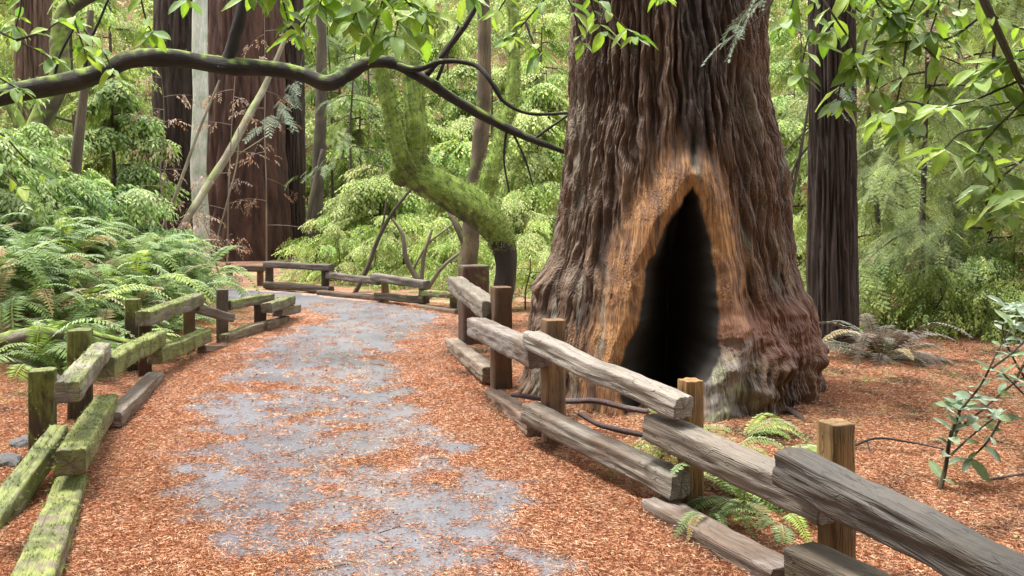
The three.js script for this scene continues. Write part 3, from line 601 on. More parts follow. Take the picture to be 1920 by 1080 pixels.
limbThing('pale_tree', 'pale grey-white bare trunk speckled with lichen beside the broad redwood', 'tree', [P(375, 0, 24).x, 0, -24], [[377, 500, 24, 34], [378, 430, 24, 31], [372, 320, 24, 29], [376, 200, 24, 29], [374, 80, 24, 29], [378, -100, 24, 26]], [], { ...plain, seed: 41, moss: 0.1, tone: [0.78, 0.78, 0.72], second: [0.45, 0.52, 0.38] });
limbThing('leaning_log', 'pale broken log leaning against the broad reddish redwood', 'log', [P(345, 0, 20).x, 0, -20], [[325, 455, 20, 13.7], [345, 420, 20, 13.7], [385, 355, 20.5, 15.2], [430, 285, 21, 16.0], [470, 210, 21.5, 14.4], [495, 165, 22, 12.2], [540, 60, 22.5, 7.6]], [[[300, 440, 19, 5.3], [335, 350, 19, 6.8], [375, 240, 19, 5.3], [412, 150, 19, 3.8]], [[400, 470, 18.5, 3.0], [420, 400, 18.5, 3.0], [445, 300, 18.5, 2.6], [447, 240, 18.5, 2.3]], [[446, 290, 18.5, 2.0], [495, 258, 18.5, 1.5]]], { ...plain, seed: 43, moss: 0.25, tone: [0.40, 0.36, 0.27], second: [0.2, 0.17, 0.12] });
const slim = (label, pts, br, o) => limbThing('slim_tree', label, 'tree', [P(pts[0][0], 0, pts[0][2]).x, 0, -pts[0][2]], pts, br, { ...plain, moss: 0.2, ...o });
slim('slim dark trunk right of the broad reddish redwood', [[594, 520, 22, 28], [593, 400, 22, 26], [600, 260, 22, 23], [603, 150, 22, 20], [600, -60, 22, 18]], [[[578, 500, 21.5, 10], [580, 400, 21.5, 9], [605, 280, 21.8, 8]]], { seed: 51 });
slim('slim brown leaning trunk rising out of the fern bank', [[138, 360, 14, 22], [145, 280, 14, 20], [153, 210, 14, 17], [163, 130, 14, 14], [170, 20, 14, 12]], [], { seed: 52, tone: [0.12, 0.09, 0.065], second: [0.2, 0.15, 0.11] });
slim('bent bare sapling behind the far fence', [[660, 560, 16.8, 9], [690, 500, 16.8, 9], [708, 450, 16.8, 8], [735, 400, 16.8, 7], [770, 355, 16.8, 5]], [[[708, 450, 16.8, 5], [720, 410, 16.8, 4], [725, 370, 16.8, 3]]], { seed: 53 });
slim('grey curved stems fanning out behind the far fence', [[808, 560, 15.5, 12], [780, 520, 15.5, 11], [760, 480, 15.5, 10], [755, 440, 15.5, 8], [735, 410, 15.5, 5]], [[[790, 530, 15.5, 8], [795, 480, 15.5, 7], [810, 430, 15.5, 5]], [[800, 545, 15.5, 8], [830, 500, 15.5, 7], [875, 465, 15.5, 5]], [[775, 505, 15.5, 5], [800, 460, 15.5, 4], [850, 420, 15.5, 3]]], { seed: 54, tone: [0.2, 0.16, 0.12], second: [0.3, 0.25, 0.2] });
slim('crooked dark sapling between the two redwoods on the right', [[1492, 640, 11.5, 7], [1480, 420, 11.5, 7], [1500, 290, 11.5, 6], [1512, 220, 11.5, 5], [1530, 100, 11.5, 4]], [[[1476, 400, 11.5, 5], [1490, 310, 11.5, 5], [1520, 270, 11.5, 4]], [[1482, 350, 11.5, 4], [1465, 300, 11.5, 4], [1515, 240, 11.5, 3]]], { seed: 55, moss: 0 });
limbThing('mossy_tree', 'crooked mossy trunk on the fern bank beside the brown redwood', 'tree', [P(60, 0, 17).x, 0, -17], [[40, 420, 17, 50], [52, 300, 17, 46], [80, 220, 17, 42], [110, 150, 17, 38], [112, 80, 17, 34], [125, 20, 17, 32], [170, -10, 17, 26], [240, -40, 17, 20]], [[[60, 280, 17, 24], [20, 200, 17, 20], [-40, 120, 17, 16]]], { seed: 57, moss: 0.62, lump: 0.12, step: 0.08, rate: 0.25, tuft: 0.04 });

// ------------------------------------------------------------------ foliage
function leafGeo(len, wid, curl, seg = 5, wave = 0.06) {         // one blade, base at the origin, along +z, upper side +y; uv for the veins
  return grid(5, seg + 1, (i, j) => {
    const t = j / seg, u = i / 4 * 2 - 1, w = wid / 2 * Math.pow(Math.sin(Math.PI * Math.pow(0.03 + t * 0.96, 0.9)), 0.8) * (t > 0.999 ? 0.05 : 1);
    return [u * w, len * (-curl * t * t + 0.10 * t) + Math.abs(u) * w * 0.35 + wave * wid * Math.sin(t * 11 + u * 3), len * t, i / 4, t];
  });
}
function simpleLeaf(s, at, dir, up, len, wid, col) {             // four triangles, folded on the midrib
  const side = dir.clone().cross(up).normalize(), n = side.clone().cross(dir).normalize();
  const tip = at.clone().addScaledVector(dir, len).addScaledVector(n, -len * 0.12), mid = at.clone().addScaledVector(dir, len * 0.5);
  const l = mid.clone().addScaledVector(side, -wid / 2).addScaledVector(n, wid * 0.16), r = mid.clone().addScaledVector(side, wid / 2).addScaledVector(n, wid * 0.16);
  s.tri(at, mid, l, col).tri(l, mid, tip, col).tri(at, r, mid, col).tri(r, tip, mid, col);
}
function sprig(seed, n, len, ll, lw, droop = 0.25) {             // a twig along +z with leaves both sides
  const r = rng(seed), s = new Soup();
  for (let k = 0; k < n; k++) {
    const t = (k + 0.6) / n, at = V((r() - 0.5) * 0.06 * len, -droop * len * t * t, len * t), sd = k % 2 ? 1 : -1, a = sd * (0.5 + 0.7 * r()) * (k === n - 1 ? 0.2 : 1);
    const dir = V(Math.sin(a), -0.15 - 0.5 * r(), Math.cos(a)).normalize(), up = V((r() - 0.5) * 0.9, 1, (r() - 0.5) * 0.9).normalize(), q = 0.75 + 0.5 * r();
    simpleLeaf(s, at, dir, up, ll * (0.7 + 0.5 * r()), lw * (0.7 + 0.5 * r()), [q, q, q * (0.8 + 0.4 * r())]);
  }
  const w = len * 0.008, tw = [0.35, 0.25, 0.25];
  s.tri(V(-w, 0, 0), V(w, 0, 0), V(0, -droop * len, len), tw).tri(V(0, -w, 0), V(0, w, 0), V(0, -droop * len, len), tw);
  return s.build();
}
function spray(seed, len, nb, droop) {                           // a flat feathery redwood spray along +z
  const r = rng(seed), s = new Soup();
  for (let k = 0; k < nb; k++) {
    const t = (k + 0.5) / nb, bl = len * 0.42 * (1 - t * 0.65) * (0.7 + 0.5 * r()), at = V(0, -droop * len * t * t, len * t), sd = k % 2 ? 1 : -1, a = sd * (0.75 + 0.25 * r());
    const dir = V(Math.sin(a), -0.15 - 0.3 * r(), Math.cos(a)).normalize(), side = V(Math.cos(a), 0, -Math.sin(a));
    const m = 7, q = 0.7 + 0.6 * r(), col = [q, q, q];
    for (let e = 0; e < m; e++) for (const z of [-1, 1]) {
      const b = at.clone().addScaledVector(dir, bl * (e + 0.3) / m), nl = 0.016 * (1 - 0.4 * e / m) / 0.3 * len * 1.25, o = b.clone().addScaledVector(side, z * nl).addScaledVector(dir, nl * 0.7).add(V(0, (r() - 0.6) * nl * 0.5, 0));
      s.tri(b, o, b.clone().addScaledVector(dir, nl * 0.34), col);
    }
    const w = len * 0.006; s.tri(at.clone().addScaledVector(side, w), at.clone().addScaledVector(side, -w), at.clone().addScaledVector(dir, bl), [0.6, 0.45, 0.35]);
  }
  s.tri(V(-0.01 * len, 0, 0), V(0.01 * len, 0, 0), V(0, -droop * len, len), [0.5, 0.35, 0.25]);
  return s.build();
}
M.sprig = leafy({ vertexColors: true });
M.sprayM = leafy({ vertexColors: true, transmission: 0.3, clearcoat: 0.2 });
const SPRIGS = [1, 2, 3].map(k => sprig(60 + k, 9, 0.34, 0.095, 0.042));
const SMALL = [1, 2, 3].map(k => sprig(70 + k, 12, 0.34, 0.06, 0.03));
const SPRAYS = [1, 2].map(k => spray(80 + k, 0.36, 16, 0.35));
const GREENS = [[0.24, 0.34, 0.05], [0.31, 0.40, 0.07], [0.15, 0.25, 0.04], [0.37, 0.44, 0.11], [0.19, 0.30, 0.07], [0.28, 0.38, 0.11]];
const PALE = [[0.40, 0.50, 0.12], [0.33, 0.46, 0.09], [0.47, 0.55, 0.20], [0.27, 0.41, 0.06], [0.22, 0.36, 0.06], [0.50, 0.53, 0.20]];
const COOL = [[0.14, 0.23, 0.09], [0.20, 0.29, 0.13], [0.26, 0.35, 0.18], [0.12, 0.19, 0.06], [0.24, 0.32, 0.09]];
const RUST = [[0.30, 0.16, 0.09], [0.22, 0.12, 0.07], [0.38, 0.25, 0.16], [0.16, 0.10, 0.065]];

// a tree: trunk, limbs that leave it, and twigs of leaves along the limbs with gaps between
function leafTree(name, label, group, x, z, o = {}) {
  const { height = 6, reach = 2.2, from = 0.25, limbs = 14, per = 90, seed = 1, tones = GREENS, kinds = SPRIGS, mat = M.sprig, size = 1, droop = 0.2, trunkR = 0.06, wood = [0.09, 0.07, 0.05], category = 'tree', dead = 0, lift = 0.5 } = o;
  const r = rng(seed * 131 + 7), y0 = groundY(x, z), t = thing(name, label, category, [x, y0, z], 0, group);
  const bend = V((r() - 0.5) * 0.7, 0, (r() - 0.5) * 0.7), top = h => V(bend.x * Math.pow(h, 1.6) + 0.12 * N3(h * 3, seed, 1), h * height, bend.z * Math.pow(h, 1.6) + 0.12 * N3(h * 3, seed, 5));
  const pts = []; for (let k = 0; k <= 6; k++) pts.push([top(k / 6).add(V(0, k ? 0 : -0.15, 0)), trunkR * (1.1 - 0.95 * k / 6)]);
  part('trunk', limb(pts, { world: true, seed, tone: wood, second: wood.map(v => v * 1.8), step: 0.35, nr: 8 }), M.bark, t);
  const lists = kinds.map(() => []);
  for (let b = 0; b < limbs; b++) {
    const h = from + (1 - from) * (b + r()) / limbs, a = b * 2.4 + r() * 1.2, rl = reach * (1.15 - 0.75 * h) * (0.55 + 0.6 * r()), root = top(h), rise = lift * (r() - 0.25);
    const at = q => root.clone().add(V(Math.cos(a + 0.4 * q * N3(b, seed, 2)) * rl * q, rl * (rise * q - droop * q * q), Math.sin(a + 0.4 * q * N3(b, seed, 2)) * rl * q));
    part('branch', limb([[at(0), trunkR * 0.4], [at(0.35), trunkR * 0.3], [at(0.7), trunkR * 0.18], [at(1), trunkR * 0.06]], { world: true, seed: b, tone: wood, second: wood.map(v => v * 1.6), step: 0.3, nr: 5 }), M.bark, t);
    const hue = pick(r, tones, 0.18), rusty = r() < dead * 0.5;
    for (let k = 0; k < per; k++) {
      const q = 0.2 + 0.85 * Math.pow(r(), 0.8), sp = 0.30 * rl * (0.35 + q * 0.5), p = at(q).add(V((r() - 0.5) * 2 * sp, (r() - 0.6) * sp * 0.75, (r() - 0.5) * 2 * sp));
      const c = rusty && r() < 0.6 ? pick(r, RUST, 0.2) : r() < 0.6 ? hue.clone().multiplyScalar(0.8 + 0.4 * r()) : pick(r, tones, 0.2);
      lists[Math.floor(r() * kinds.length)].push([place(p, 0.1 + r() * 0.8, -a + Math.PI / 2 + (r() - 0.5) * 2.6, (r() - 0.5) * 0.9, size * (0.7 + 0.6 * r())), c]);
    }
  }
  kinds.forEach((g, k) => copies('crown', g, mat, lists[k], t, 'stuff'));
  return t;
}
const at = (px, d) => [(px - 960) / FL * d, -d];
// the leafy understorey behind the fences, from far to near
const under = [[-60, 24, 9, 3.2], [150, 23, 9, 2.3], [215, 31, 10, 3.2], [205, 20, 5, 1.4], [665, 24, 5, 1.5], [640, 33, 7, 2.4], [705, 20, 2.6, 1.3], [790, 27, 5, 2.0], [860, 22, 3.4, 1.5], [930, 31, 6, 2.4], [1000, 20, 4, 1.4], [1040, 27, 5.5, 2.0], [1130, 25, 5, 1.8], [840, 33, 7, 2.6], [1010, 34, 7, 2.4], [1480, 21, 4.5, 1.5], [1500, 30, 7, 2.2], [1660, 24, 7, 2.4], [1800, 22, 7, 2.4], [1960, 25, 8, 3], [2080, 20, 8, 3], [480, 34, 12, 3.2], [100, 34, 12, 3.6], [1250, 32, 11, 3.2], [1720, 33, 12, 3.6], [1900, 34, 12, 3.6]];
under.forEach(([px, d, h, rc], k) => { const [x, z] = at(px, d); leafTree('understorey_tree', px < 400 ? 'leafy pale green understorey tree in the woods above the fern bank' : px < 800 ? 'leafy pale green understorey tree in the woods beyond the far bend' : px < 1300 ? 'leafy pale green understorey tree behind the mossy elbowed bay tree' : 'leafy green understorey tree behind the slim dark redwood', px < 400 ? 'understorey trees above the bank' : px < 800 ? 'understorey trees beyond the bend' : px < 1300 ? 'understorey trees behind the bay tree' : 'understorey trees behind the slim redwood', x, z, { height: h, reach: rc, seed: k + 3, per: 135, limbs: 18, tones: px < 400 && k % 3 === 0 ? GREENS : PALE, kinds: k % 2 ? SPRIGS : SMALL, size: 1.15 + d * 0.012, from: 0.08, trunkR: 0.05 + 0.004 * h }); });
// the forest closes in behind and beside the viewpoint too: tall trees that keep the low sky off the trail
[[-7, 4, 20], [-3.2, 6, 22], [1.5, 6.5, 22], [5.5, 5, 20], [9.5, 3, 18], [-10, 1, 18], [-6, 10, 24], [4, 11, 24], [10, 8, 22], [0, 12, 24], [-11, 7, 22]].forEach(([x, z, h], k) => leafTree('forest_tree', 'tall dense forest tree standing beside the start of the trail', 'trees round the start of the trail', x, z, { height: h, reach: 4.6, seed: k + 700, per: 90, limbs: 34, tones: [[0.10, 0.16, 0.05], [0.14, 0.2, 0.06]], kinds: SPRIGS, size: 3.8, from: 0.08, trunkR: 0.4 }));
// low shrubs
const shrubs = [[640, 18.8, 1.3, 1], [700, 18, 1.5, 1.1], [760, 18.4, 1.2, 1], [830, 17.5, 1.5, 1.1], [880, 16.5, 1.2, 0.9], [985, 13.8, 1.2, 0.9], [1000, 17, 1.8, 1.2], [1500, 15, 1.5, 0.9], [1640, 14.5, 1.9, 1.2], [1720, 13.2, 1.5, 1.1], [1820, 14, 1.9, 1.3], [1900, 12.6, 1.5, 1.1], [1960, 15, 2, 1.4], [590, 20, 1.6, 1], [950, 19.5, 2, 1.3], [1780, 16.5, 2.3, 1.4], [1690, 18, 2.5, 1.4], [1745, 11.4, 0.9, 0.8], [1850, 11.2, 1.0, 0.9], [1930, 10.8, 1.0, 0.9], [1655, 12, 0.9, 0.8], [1990, 12, 1.8, 1.2], [1870, 15.5, 2.8, 1.5], [1940, 17, 3, 1.6], [1620, 17, 3, 1.4]];
shrubs.forEach(([px, d, h, rc], k) => { const [x, z] = at(px, d); leafTree('leafy_shrub', px < 900 ? 'low yellow-green shrub growing behind the far fence' : px < 1400 ? 'low yellow-green shrub between the bay tree and the hollow redwood' : 'low yellow-green shrub under the young conifers', px < 900 ? 'shrubs behind the far fence' : px < 1400 ? 'shrubs by the hollow redwood' : 'shrubs under the conifers', x, z, { height: h, reach: rc, seed: k + 60, per: 38, limbs: 12, tones: px < 1400 ? PALE : GREENS, kinds: SMALL, size: 0.85, from: 0.05, trunkR: 0.015, category: 'shrub' }); });
// broad-leaved bushes on the bank above the ferns
[[-40, 11.5, 1.5, 0.9], [110, 13.2, 1.2, 0.9], [230, 14.4, 1.1, 0.9], [330, 15.6, 0.9, 0.8], [20, 12.6, 1.3, 0.9], [60, 15, 1.9, 1.2], [-90, 13, 2.2, 1.4], [190, 16.6, 1.6, 1.2], [280, 17.5, 1.3, 1.0], [10, 16, 2.4, 1.5], [120, 17, 2.2, 1.5]].forEach(([px, d, h, rc], k) => { const [x, z] = at(px, d); leafTree('bank_bush', 'broad-leaved bright green bush on the bank above the ferns', 'bushes on the fern bank', x, z, { height: h, reach: rc, seed: k + 90, per: 42, limbs: 12, tones: [[0.24, 0.38, 0.07], [0.30, 0.44, 0.10], [0.36, 0.46, 0.18], [0.16, 0.29, 0.08]], kinds: SPRIGS, size: 1.05, from: 0.1, trunkR: 0.015, category: 'bush' }); });
// young conifers on the right with drooping sprays, some of them dead and brown
[[1640, 13.5, 7, 1.9, 0.2], [1730, 12, 6.5, 2, 0.35], [1850, 13.5, 7.5, 2.1, 0.25], [1690, 16.5, 8, 2.2, 0.2], [1960, 12.4, 7, 2, 0.2], [1800, 17, 8.5, 2.4, 0.3]].forEach(([px, d, h, rc, dead], k) => { const [x, z] = at(px, d); leafTree('young_conifer', 'young conifer with drooping feathery sprays right of the slim redwood', 'young conifers right of the slim redwood', x, z, { height: h, reach: rc, seed: k + 120, per: 40, limbs: 20, tones: [[0.20, 0.29, 0.06], [0.27, 0.36, 0.08], [0.15, 0.22, 0.06], [0.24, 0.32, 0.13], [0.33, 0.40, 0.10]], kinds: SPRAYS, mat: M.sprayM, size: 1.1, from: 0.12, trunkR: 0.045, droop: 0.45, dead, lift: 0.2, wood: [0.06, 0.045, 0.035] }); });
[[655, 20.5, 7, 1.2], [625, 24, 9, 1.0], [690, 26, 9, 1.6]].forEach(([px, d, h, rc], k) => { const [x, z] = at(px, d); leafTree('young_conifer', 'young conifer with grey-green sprays behind the bend of the trail', 'young conifers behind the bend', x, z, { height: h, reach: rc, seed: k + 140, per: 16, limbs: 16, tones: COOL, kinds: SPRAYS, mat: M.sprayM, size: 0.8, from: 0.35, trunkR: 0.04, droop: 0.4, lift: 0.2, wood: [0.06, 0.045, 0.035] }); });
// bare saplings with a few dried leaves before the left redwoods
[[425, 20.5, 5.5, 1.3], [310, 19, 4.5, 1.2], [500, 22.5, 7, 1.5], [410, 17.5, 1.6, 0.8], [350, 17, 1.2, 0.8]].forEach(([px, d, h, rc], k) => { const [x, z] = at(px, d); leafTree('dry_sapling', 'thin sapling hung with dry rust-coloured leaves before the left redwoods', 'dry saplings before the left redwoods', x, z, { height: h, reach: rc, seed: k + 150, per: 5, limbs: 12, tones: [...RUST, [0.5, 0.36, 0.26]], kinds: SPRIGS, size: 0.8, from: 0.15, trunkR: 0.022, wood: [0.24, 0.19, 0.15] }); });
// the wooded hillside far behind, one mass of leaves
{
  const r = rng(404), lists = [[], [], []];
  for (let k = 0; k < 60000; k++) {
    const d = 25 + 42 * Math.pow(r(), 0.85), px = -120 + 2160 * r(), x = (px - 960) / FL * d, lump = fbm(x * 0.16, 7, d * 0.16, 3);
    if (d < 31 && px < 600 && px > 250) continue;
    const h = Math.max(0.1, 1.5 + 6 * lump) * smooth(22, 36, d) * Math.pow(r(), 0.55), y = groundY(x, -d) + h;
    lists[k % 3].push([place(V(x + (r() - 0.5), y, -d), r() * 0.9, r() * 6.28, (r() - 0.5), 2.0 + 1.4 * r()), pick(r, lump > 0.05 ? GREENS : PALE, 0.28)]);
  }
  const hill = new THREE.Group(); hill.name = 'hillside_woods'; hill.userData = { kind: 'stuff', label: 'pale green wooded hillside rising far behind the trail', category: 'woods' };
  scene.add(hill);
  lists.forEach((l, k) => copies('foliage', SMALL[k], M.sprig, l, hill, 'stuff'));
}

// ------------------------------------------------------------------ ferns
function frondGeo(seed, arch, n = 30) {                          // one sword-fern frond along +z, 1 m long
  const r = rng(seed), s = new Soup(), tw = (r() - 0.5) * 0.25;
  const at = t => V(tw * t * t, 0.62 * t * (1 - 0.45 * t) * 1.15 - arch * t * t * t, t * (1 - 0.12 * t));
  for (let k = 0; k < n; k++) {
    const t = 0.1 + 0.9 * k / n, p = at(t), dir = at(t + 0.02).sub(at(t)).normalize(), side = V(dir.z, 0, -dir.x).normalize(), w = 0.115 * Math.pow(Math.sin(Math.PI * (0.12 + 0.86 * t)), 0.7) * (0.85 + 0.3 * r()), b = 0.019;
    for (const z of [-1, 1]) {
      const out = side.clone().multiplyScalar(z).addScaledVector(dir, 0.28).add(V(0, -0.25 - 0.25 * r() + 0.15, 0)).normalize(), q = 0.75 + 0.5 * r(), tip = p.clone().addScaledVector(out, w), mid = p.clone().addScaledVector(out, w * 0.45);
      s.tri(p, mid.clone().addScaledVector(dir, b * 0.75), tip, [q, q, q]).tri(p, tip, mid.clone().addScaledVector(dir, -b * 0.55), [q * 0.92, q * 0.92, q * 0.9]);
    }
  }
  for (let k = 0; k < 8; k++) { const a = at(k / 8), b = at((k + 1) / 8), w = 0.006; s.quad(a.clone().add(V(-w, 0, 0)), a.clone().add(V(w, 0, 0)), b.clone().add(V(w, 0, 0)), b.clone().add(V(-w, 0, 0)), [0.9, 0.75, 0.4]); }
  return s.build();
}
const FRONDS = [[201, 0.25], [202, 0.42], [203, 0.6], [204, 0.8]].map(([s, a]) => frondGeo(s, a));
const fernMats = [[0.10, 0.19, 0.022], [0.15, 0.25, 0.035], [0.15, 0.25, 0.075], [0.28, 0.39, 0.06], [0.26, 0.2, 0.07], [0.055, 0.036, 0.02], [0.045, 0.055, 0.02]].map(c => leafy({ vertexColors: true, color: RGB(...c), transmission: 0.4, clearcoat: 0.06, clearcoatRoughness: 0.5 }));
function fern(label, group, x, z, size, seed, fronds = 13, mats = [0, 1, 2], spreadFrom = 0, spreadTo = 6.283) {
  const r = rng(seed * 31 + 5), t = thing('sword_fern', label, 'fern', [x, groundY(x, z) - 0.02, z], 0, group);
  for (let k = 0; k < fronds; k++) {
    const f = part('frond', FRONDS[Math.floor(r() * 4)], fernMats[r() < 0.07 ? 4 : mats[Math.floor(r() * mats.length)]], t), s = size * (0.7 + 0.45 * r());
    f.rotation.set((r() - 0.6) * 0.75, lerp(spreadFrom, spreadTo, (k + 0.7 * r()) / fronds), (r() - 0.5) * 0.5, 'YXZ'); f.scale.set(s, s, s);
  }
  return t;
}
{
  const r = rng(222); let k = 0;
  for (const [px0, px1, d0, d1, n] of [[-60, 240, 9.2, 10.6, 14], [-80, 300, 10.6, 12.2, 22], [-80, 350, 12.2, 13.8, 26], [-80, 400, 13.6, 15.4, 24], [40, 130, 7.9, 8.6, 2]])
    for (let q = 0; q < n; q++) {
      const d = lerp(d0, d1, r()), px = lerp(px0, px1, (q + r()) / n), [x, z] = at(px, d);
      if (x > L(d) - 0.75) continue;
      fern(d < 10.7 ? 'sword fern with arching fronds at the foot of the bank close behind the mossy fence' : d < 12.3 ? 'sword fern with arching fronds halfway up the fern bank' : 'sword fern with arching fronds high on the bank below the left redwoods', d < 10.7 ? 'ferns at the foot of the bank' : d < 12.3 ? 'ferns halfway up the bank' : 'ferns high on the bank', x, z, 0.9 + 0.4 * r(), 300 + k++, 12 + Math.floor(4 * r()), [0, 1, 2, 2, 3][k % 5] === 3 ? [1, 3] : [0, 1, 2]);
    }
}
fern('drooping green fern between the two nearest posts of the right fence', undefined, ...at(1395, 4.85), 0.72, 401, 22, [0, 1, 2]);
fern('feathery fern sprouting under the second rail next to the last post', undefined, ...at(1462, 4.55), 0.5, 407, 14, [1, 3, 2]);
fern('small pale fern beside the third rail of the right fence', undefined, ...at(1345, 5.6), 0.65, 402, 10, [2, 2, 1]);
fern('bright green fern lying low over the needles below the hollow', undefined, ...at(1390, 6.2), 0.55, 403, 8, [3, 3, 1], 0.6, 2.2);
fern('tiny fern growing in the mouth of the hollow', undefined, ...at(1262, 6.35), 0.5, 404, 5, [2, 1], 0, 6);
fern('small fern at the foot of the right fence rail', undefined, ...at(1330, 4.5), 0.4, 405, 6, [2, 1], -0.8, 1.2);
leafTree('dry_bush', 'small yellow-green bush growing against the lower fence rail', undefined, ...at(1232, 5.35), { height: 0.22, reach: 0.3, seed: 170, per: 26, limbs: 9, tones: [[0.36, 0.36, 0.09], [0.26, 0.3, 0.07], [0.4, 0.3, 0.12]], kinds: SMALL, size: 0.3, from: 0.1, trunkR: 0.006, category: 'bush' });
fern('dark withered fern clump heaped on the needles by the slim redwood', undefined, ...at(1655, 9.3), 1.0, 406, 34, [5, 5, 6]);

{ // sparse small-leaved ground cover on the forest floor
  const r = rng(811), lists = [[], [], []];
  let n = 0, tries = 0;
  while (n < 8000 && tries++ < 200000) {
    const d = 3.6 + 13 * r(), px = -60 + 2040 * r(), x = (px - 960) / FL * d;
    if (onPath(x, d) > -0.28 || Math.hypot(x - BIG.x, d - 7.9) < 1.45) continue;
    const m = fbm(x * 0.9 + 5, 60, d * 0.9, 3) + 0.03 * (d - 8) + (x > 1.4 ? 0.14 : x > 0 ? 0.02 : 0.12);
    if (r() > smooth(-0.02, 0.3, m)) continue;
    lists[n++ % 3].push([place(V(x, groundY(x, -d) + 0.004, -d), -0.5 + 0.5 * r(), r() * 6.28, (r() - 0.5) * 0.5, 0.10 + 0.13 * r() + 0.01 * d), pick(r, [[0.28, 0.36, 0.07], [0.2, 0.3, 0.06], [0.36, 0.38, 0.13], [0.22, 0.31, 0.13]], 0.25)]);
  }
  const g = new THREE.Group(); g.name = 'ground_cover'; g.userData = { kind: 'stuff', label: 'sparse small green plants sprouting through the fallen needles', category: 'ground cover' }; scene.add(g);
  lists.forEach((l, k) => copies('sprouts', SMALL[k], M.sprig, l, g, 'stuff'));
}
// ------------------------------------------------------------------ fallen sticks and logs
const stick = (label, pts, br, o) => limbThing('fallen_branch', label, 'branch', [P(pts[0][0], 0, pts[0][2]).x, 0, -pts[0][2]], pts, br, { lump: 0.12, step: 0.05, nr: 9, main: 'stem', tone: [0.13, 0.085, 0.085], second: [0.22, 0.16, 0.16], ...o });
stick('purplish stick lying level across the foot of the hollow redwood', [[960, 740, 6.5, 9], [1060, 752, 6.3, 11], [1120, 752, 6.2, 11], [1170, 764, 6.1, 11], [1215, 772, 6.0, 10]], [], { seed: 301 });
stick('second stick slanting down behind the lower fence rail', [[1085, 775, 5.9, 8], [1120, 795, 5.8, 10], [1160, 806, 5.75, 11], [1205, 815, 5.7, 10]], [], { seed: 302 });
stick('gnarled fallen branch on the needles below the lichen buttress', [[1345, 770, 6.8, 7], [1400, 766, 6.85, 9], [1450, 764, 6.9, 11], [1480, 770, 6.8, 13], [1510, 790, 6.6, 10], [1530, 808, 6.4, 6]], [[[1460, 762, 6.9, 7], [1485, 748, 6.9, 6], [1500, 757, 6.85, 4]]], { seed: 303, tone: [0.1, 0.075, 0.06] });
stick('thin dark twig arching over the needles beside the last post', [[1596, 838, 5.8, 4], [1640, 822, 5.75, 4.5], [1700, 828, 5.7, 4], [1770, 842, 5.7, 3]], [[[1625, 826, 5.78, 3], [1640, 870, 5.55, 3], [1650, 905, 5.3, 2]]], { seed: 304, tone: [0.07, 0.05, 0.045] });
stick('long bare twig lying on the needles under the grey-leaved sapling', [[1690, 925, 5, 4], [1760, 915, 5.05, 5], [1850, 900, 5.15, 5], [1960, 880, 5.3, 4]], [], { seed: 305, tone: [0.09, 0.055, 0.045] });
limbThing('rotten_log', 'rotten grey log half buried on the left bank', 'log', [P(45, 0, 8.6).x, 0, -8.6], [[-40, 650, 8.6, 26], [20, 636, 8.5, 30], [70, 625, 8.5, 28], [120, 628, 8.6, 16]], [], { seed: 306, moss: 0.3, lump: 0.2, tone: [0.2, 0.16, 0.14], second: [0.3, 0.26, 0.24], step: 0.05, main: 'stem' });
limbThing('mossy_pole', 'thin mossy pole lying behind the mossy fence', 'pole', [P(200, 0, 8).x, 0, -8], [[165, 622, 8.2, 10], [200, 632, 8.0, 10], [245, 642, 7.8, 10]], [], { seed: 307, moss: 0.7, main: 'stem', rate: 0.3, tuft: 0.015 });
// stones on the left
{
  const g = new THREE.IcosahedronGeometry(1, 3), p = g.attributes.position;
  for (let i = 0; i < p.count; i++) { const v = V(p.getX(i), p.getY(i), p.getZ(i)), k = 1 + 0.3 * N3(v.x * 1.3, v.y * 1.3, v.z * 1.3) + 0.1 * N3(v.x * 4, v.y * 4, v.z * 4); p.setXYZ(i, v.x * k, v.y * k * 0.6, v.z * k * 0.8); }
  g.computeVertexNormals();
  const mat = std({ color: RGB(0.27, 0.27, 0.28), roughness: 0.8, bumpMap: litterTex.bump, bumpScale: 0.01 });
  for (const [px, d, s, label] of [[45, 6.0, 0.085, 'grey stone half sunk in needles behind the mossy fence'], [12, 5.5, 0.1, 'flat grey stone at the foot of the mossy fence post'], [100, 8.1, 0.09, 'pale stone below the ferns by the rotten log']]) {
    const [x, z] = at(px, d), m = shadows(new THREE.Mesh(g, mat)); m.name = numbered('stone'); m.position.set(x, groundY(x, z) + 0.02, z); m.scale.setScalar(s); m.rotation.y = px; m.userData = { label, category: 'stone' }; scene.add(m);
  }
}

// ------------------------------------------------------------------ leaves hanging close to the camera
const BLADES = [leafGeo(0.115, 0.044, 0.16), leafGeo(0.105, 0.040, 0.32), leafGeo(0.12, 0.042, 0.05), leafGeo(0.095, 0.042, 0.22)];
const bladeMat = c => leafy({ map: leafTex, color: RGB(...c), transmission: 0.55, clearcoat: 0.22, clearcoatRoughness: 0.4 });
const freshMats = [[0.28, 0.47, 0.03], [0.36, 0.55, 0.045], [0.20, 0.37, 0.025], [0.42, 0.57, 0.06], [0.17, 0.33, 0.05]].map(bladeMat);
const oliveMats = [[0.20, 0.32, 0.04], [0.27, 0.40, 0.05], [0.16, 0.27, 0.05], [0.34, 0.50, 0.06]].map(bladeMat);
const greyMats = [[0.30, 0.42, 0.29], [0.22, 0.33, 0.20], [0.38, 0.50, 0.38], [0.26, 0.38, 0.16]].map(bladeMat);
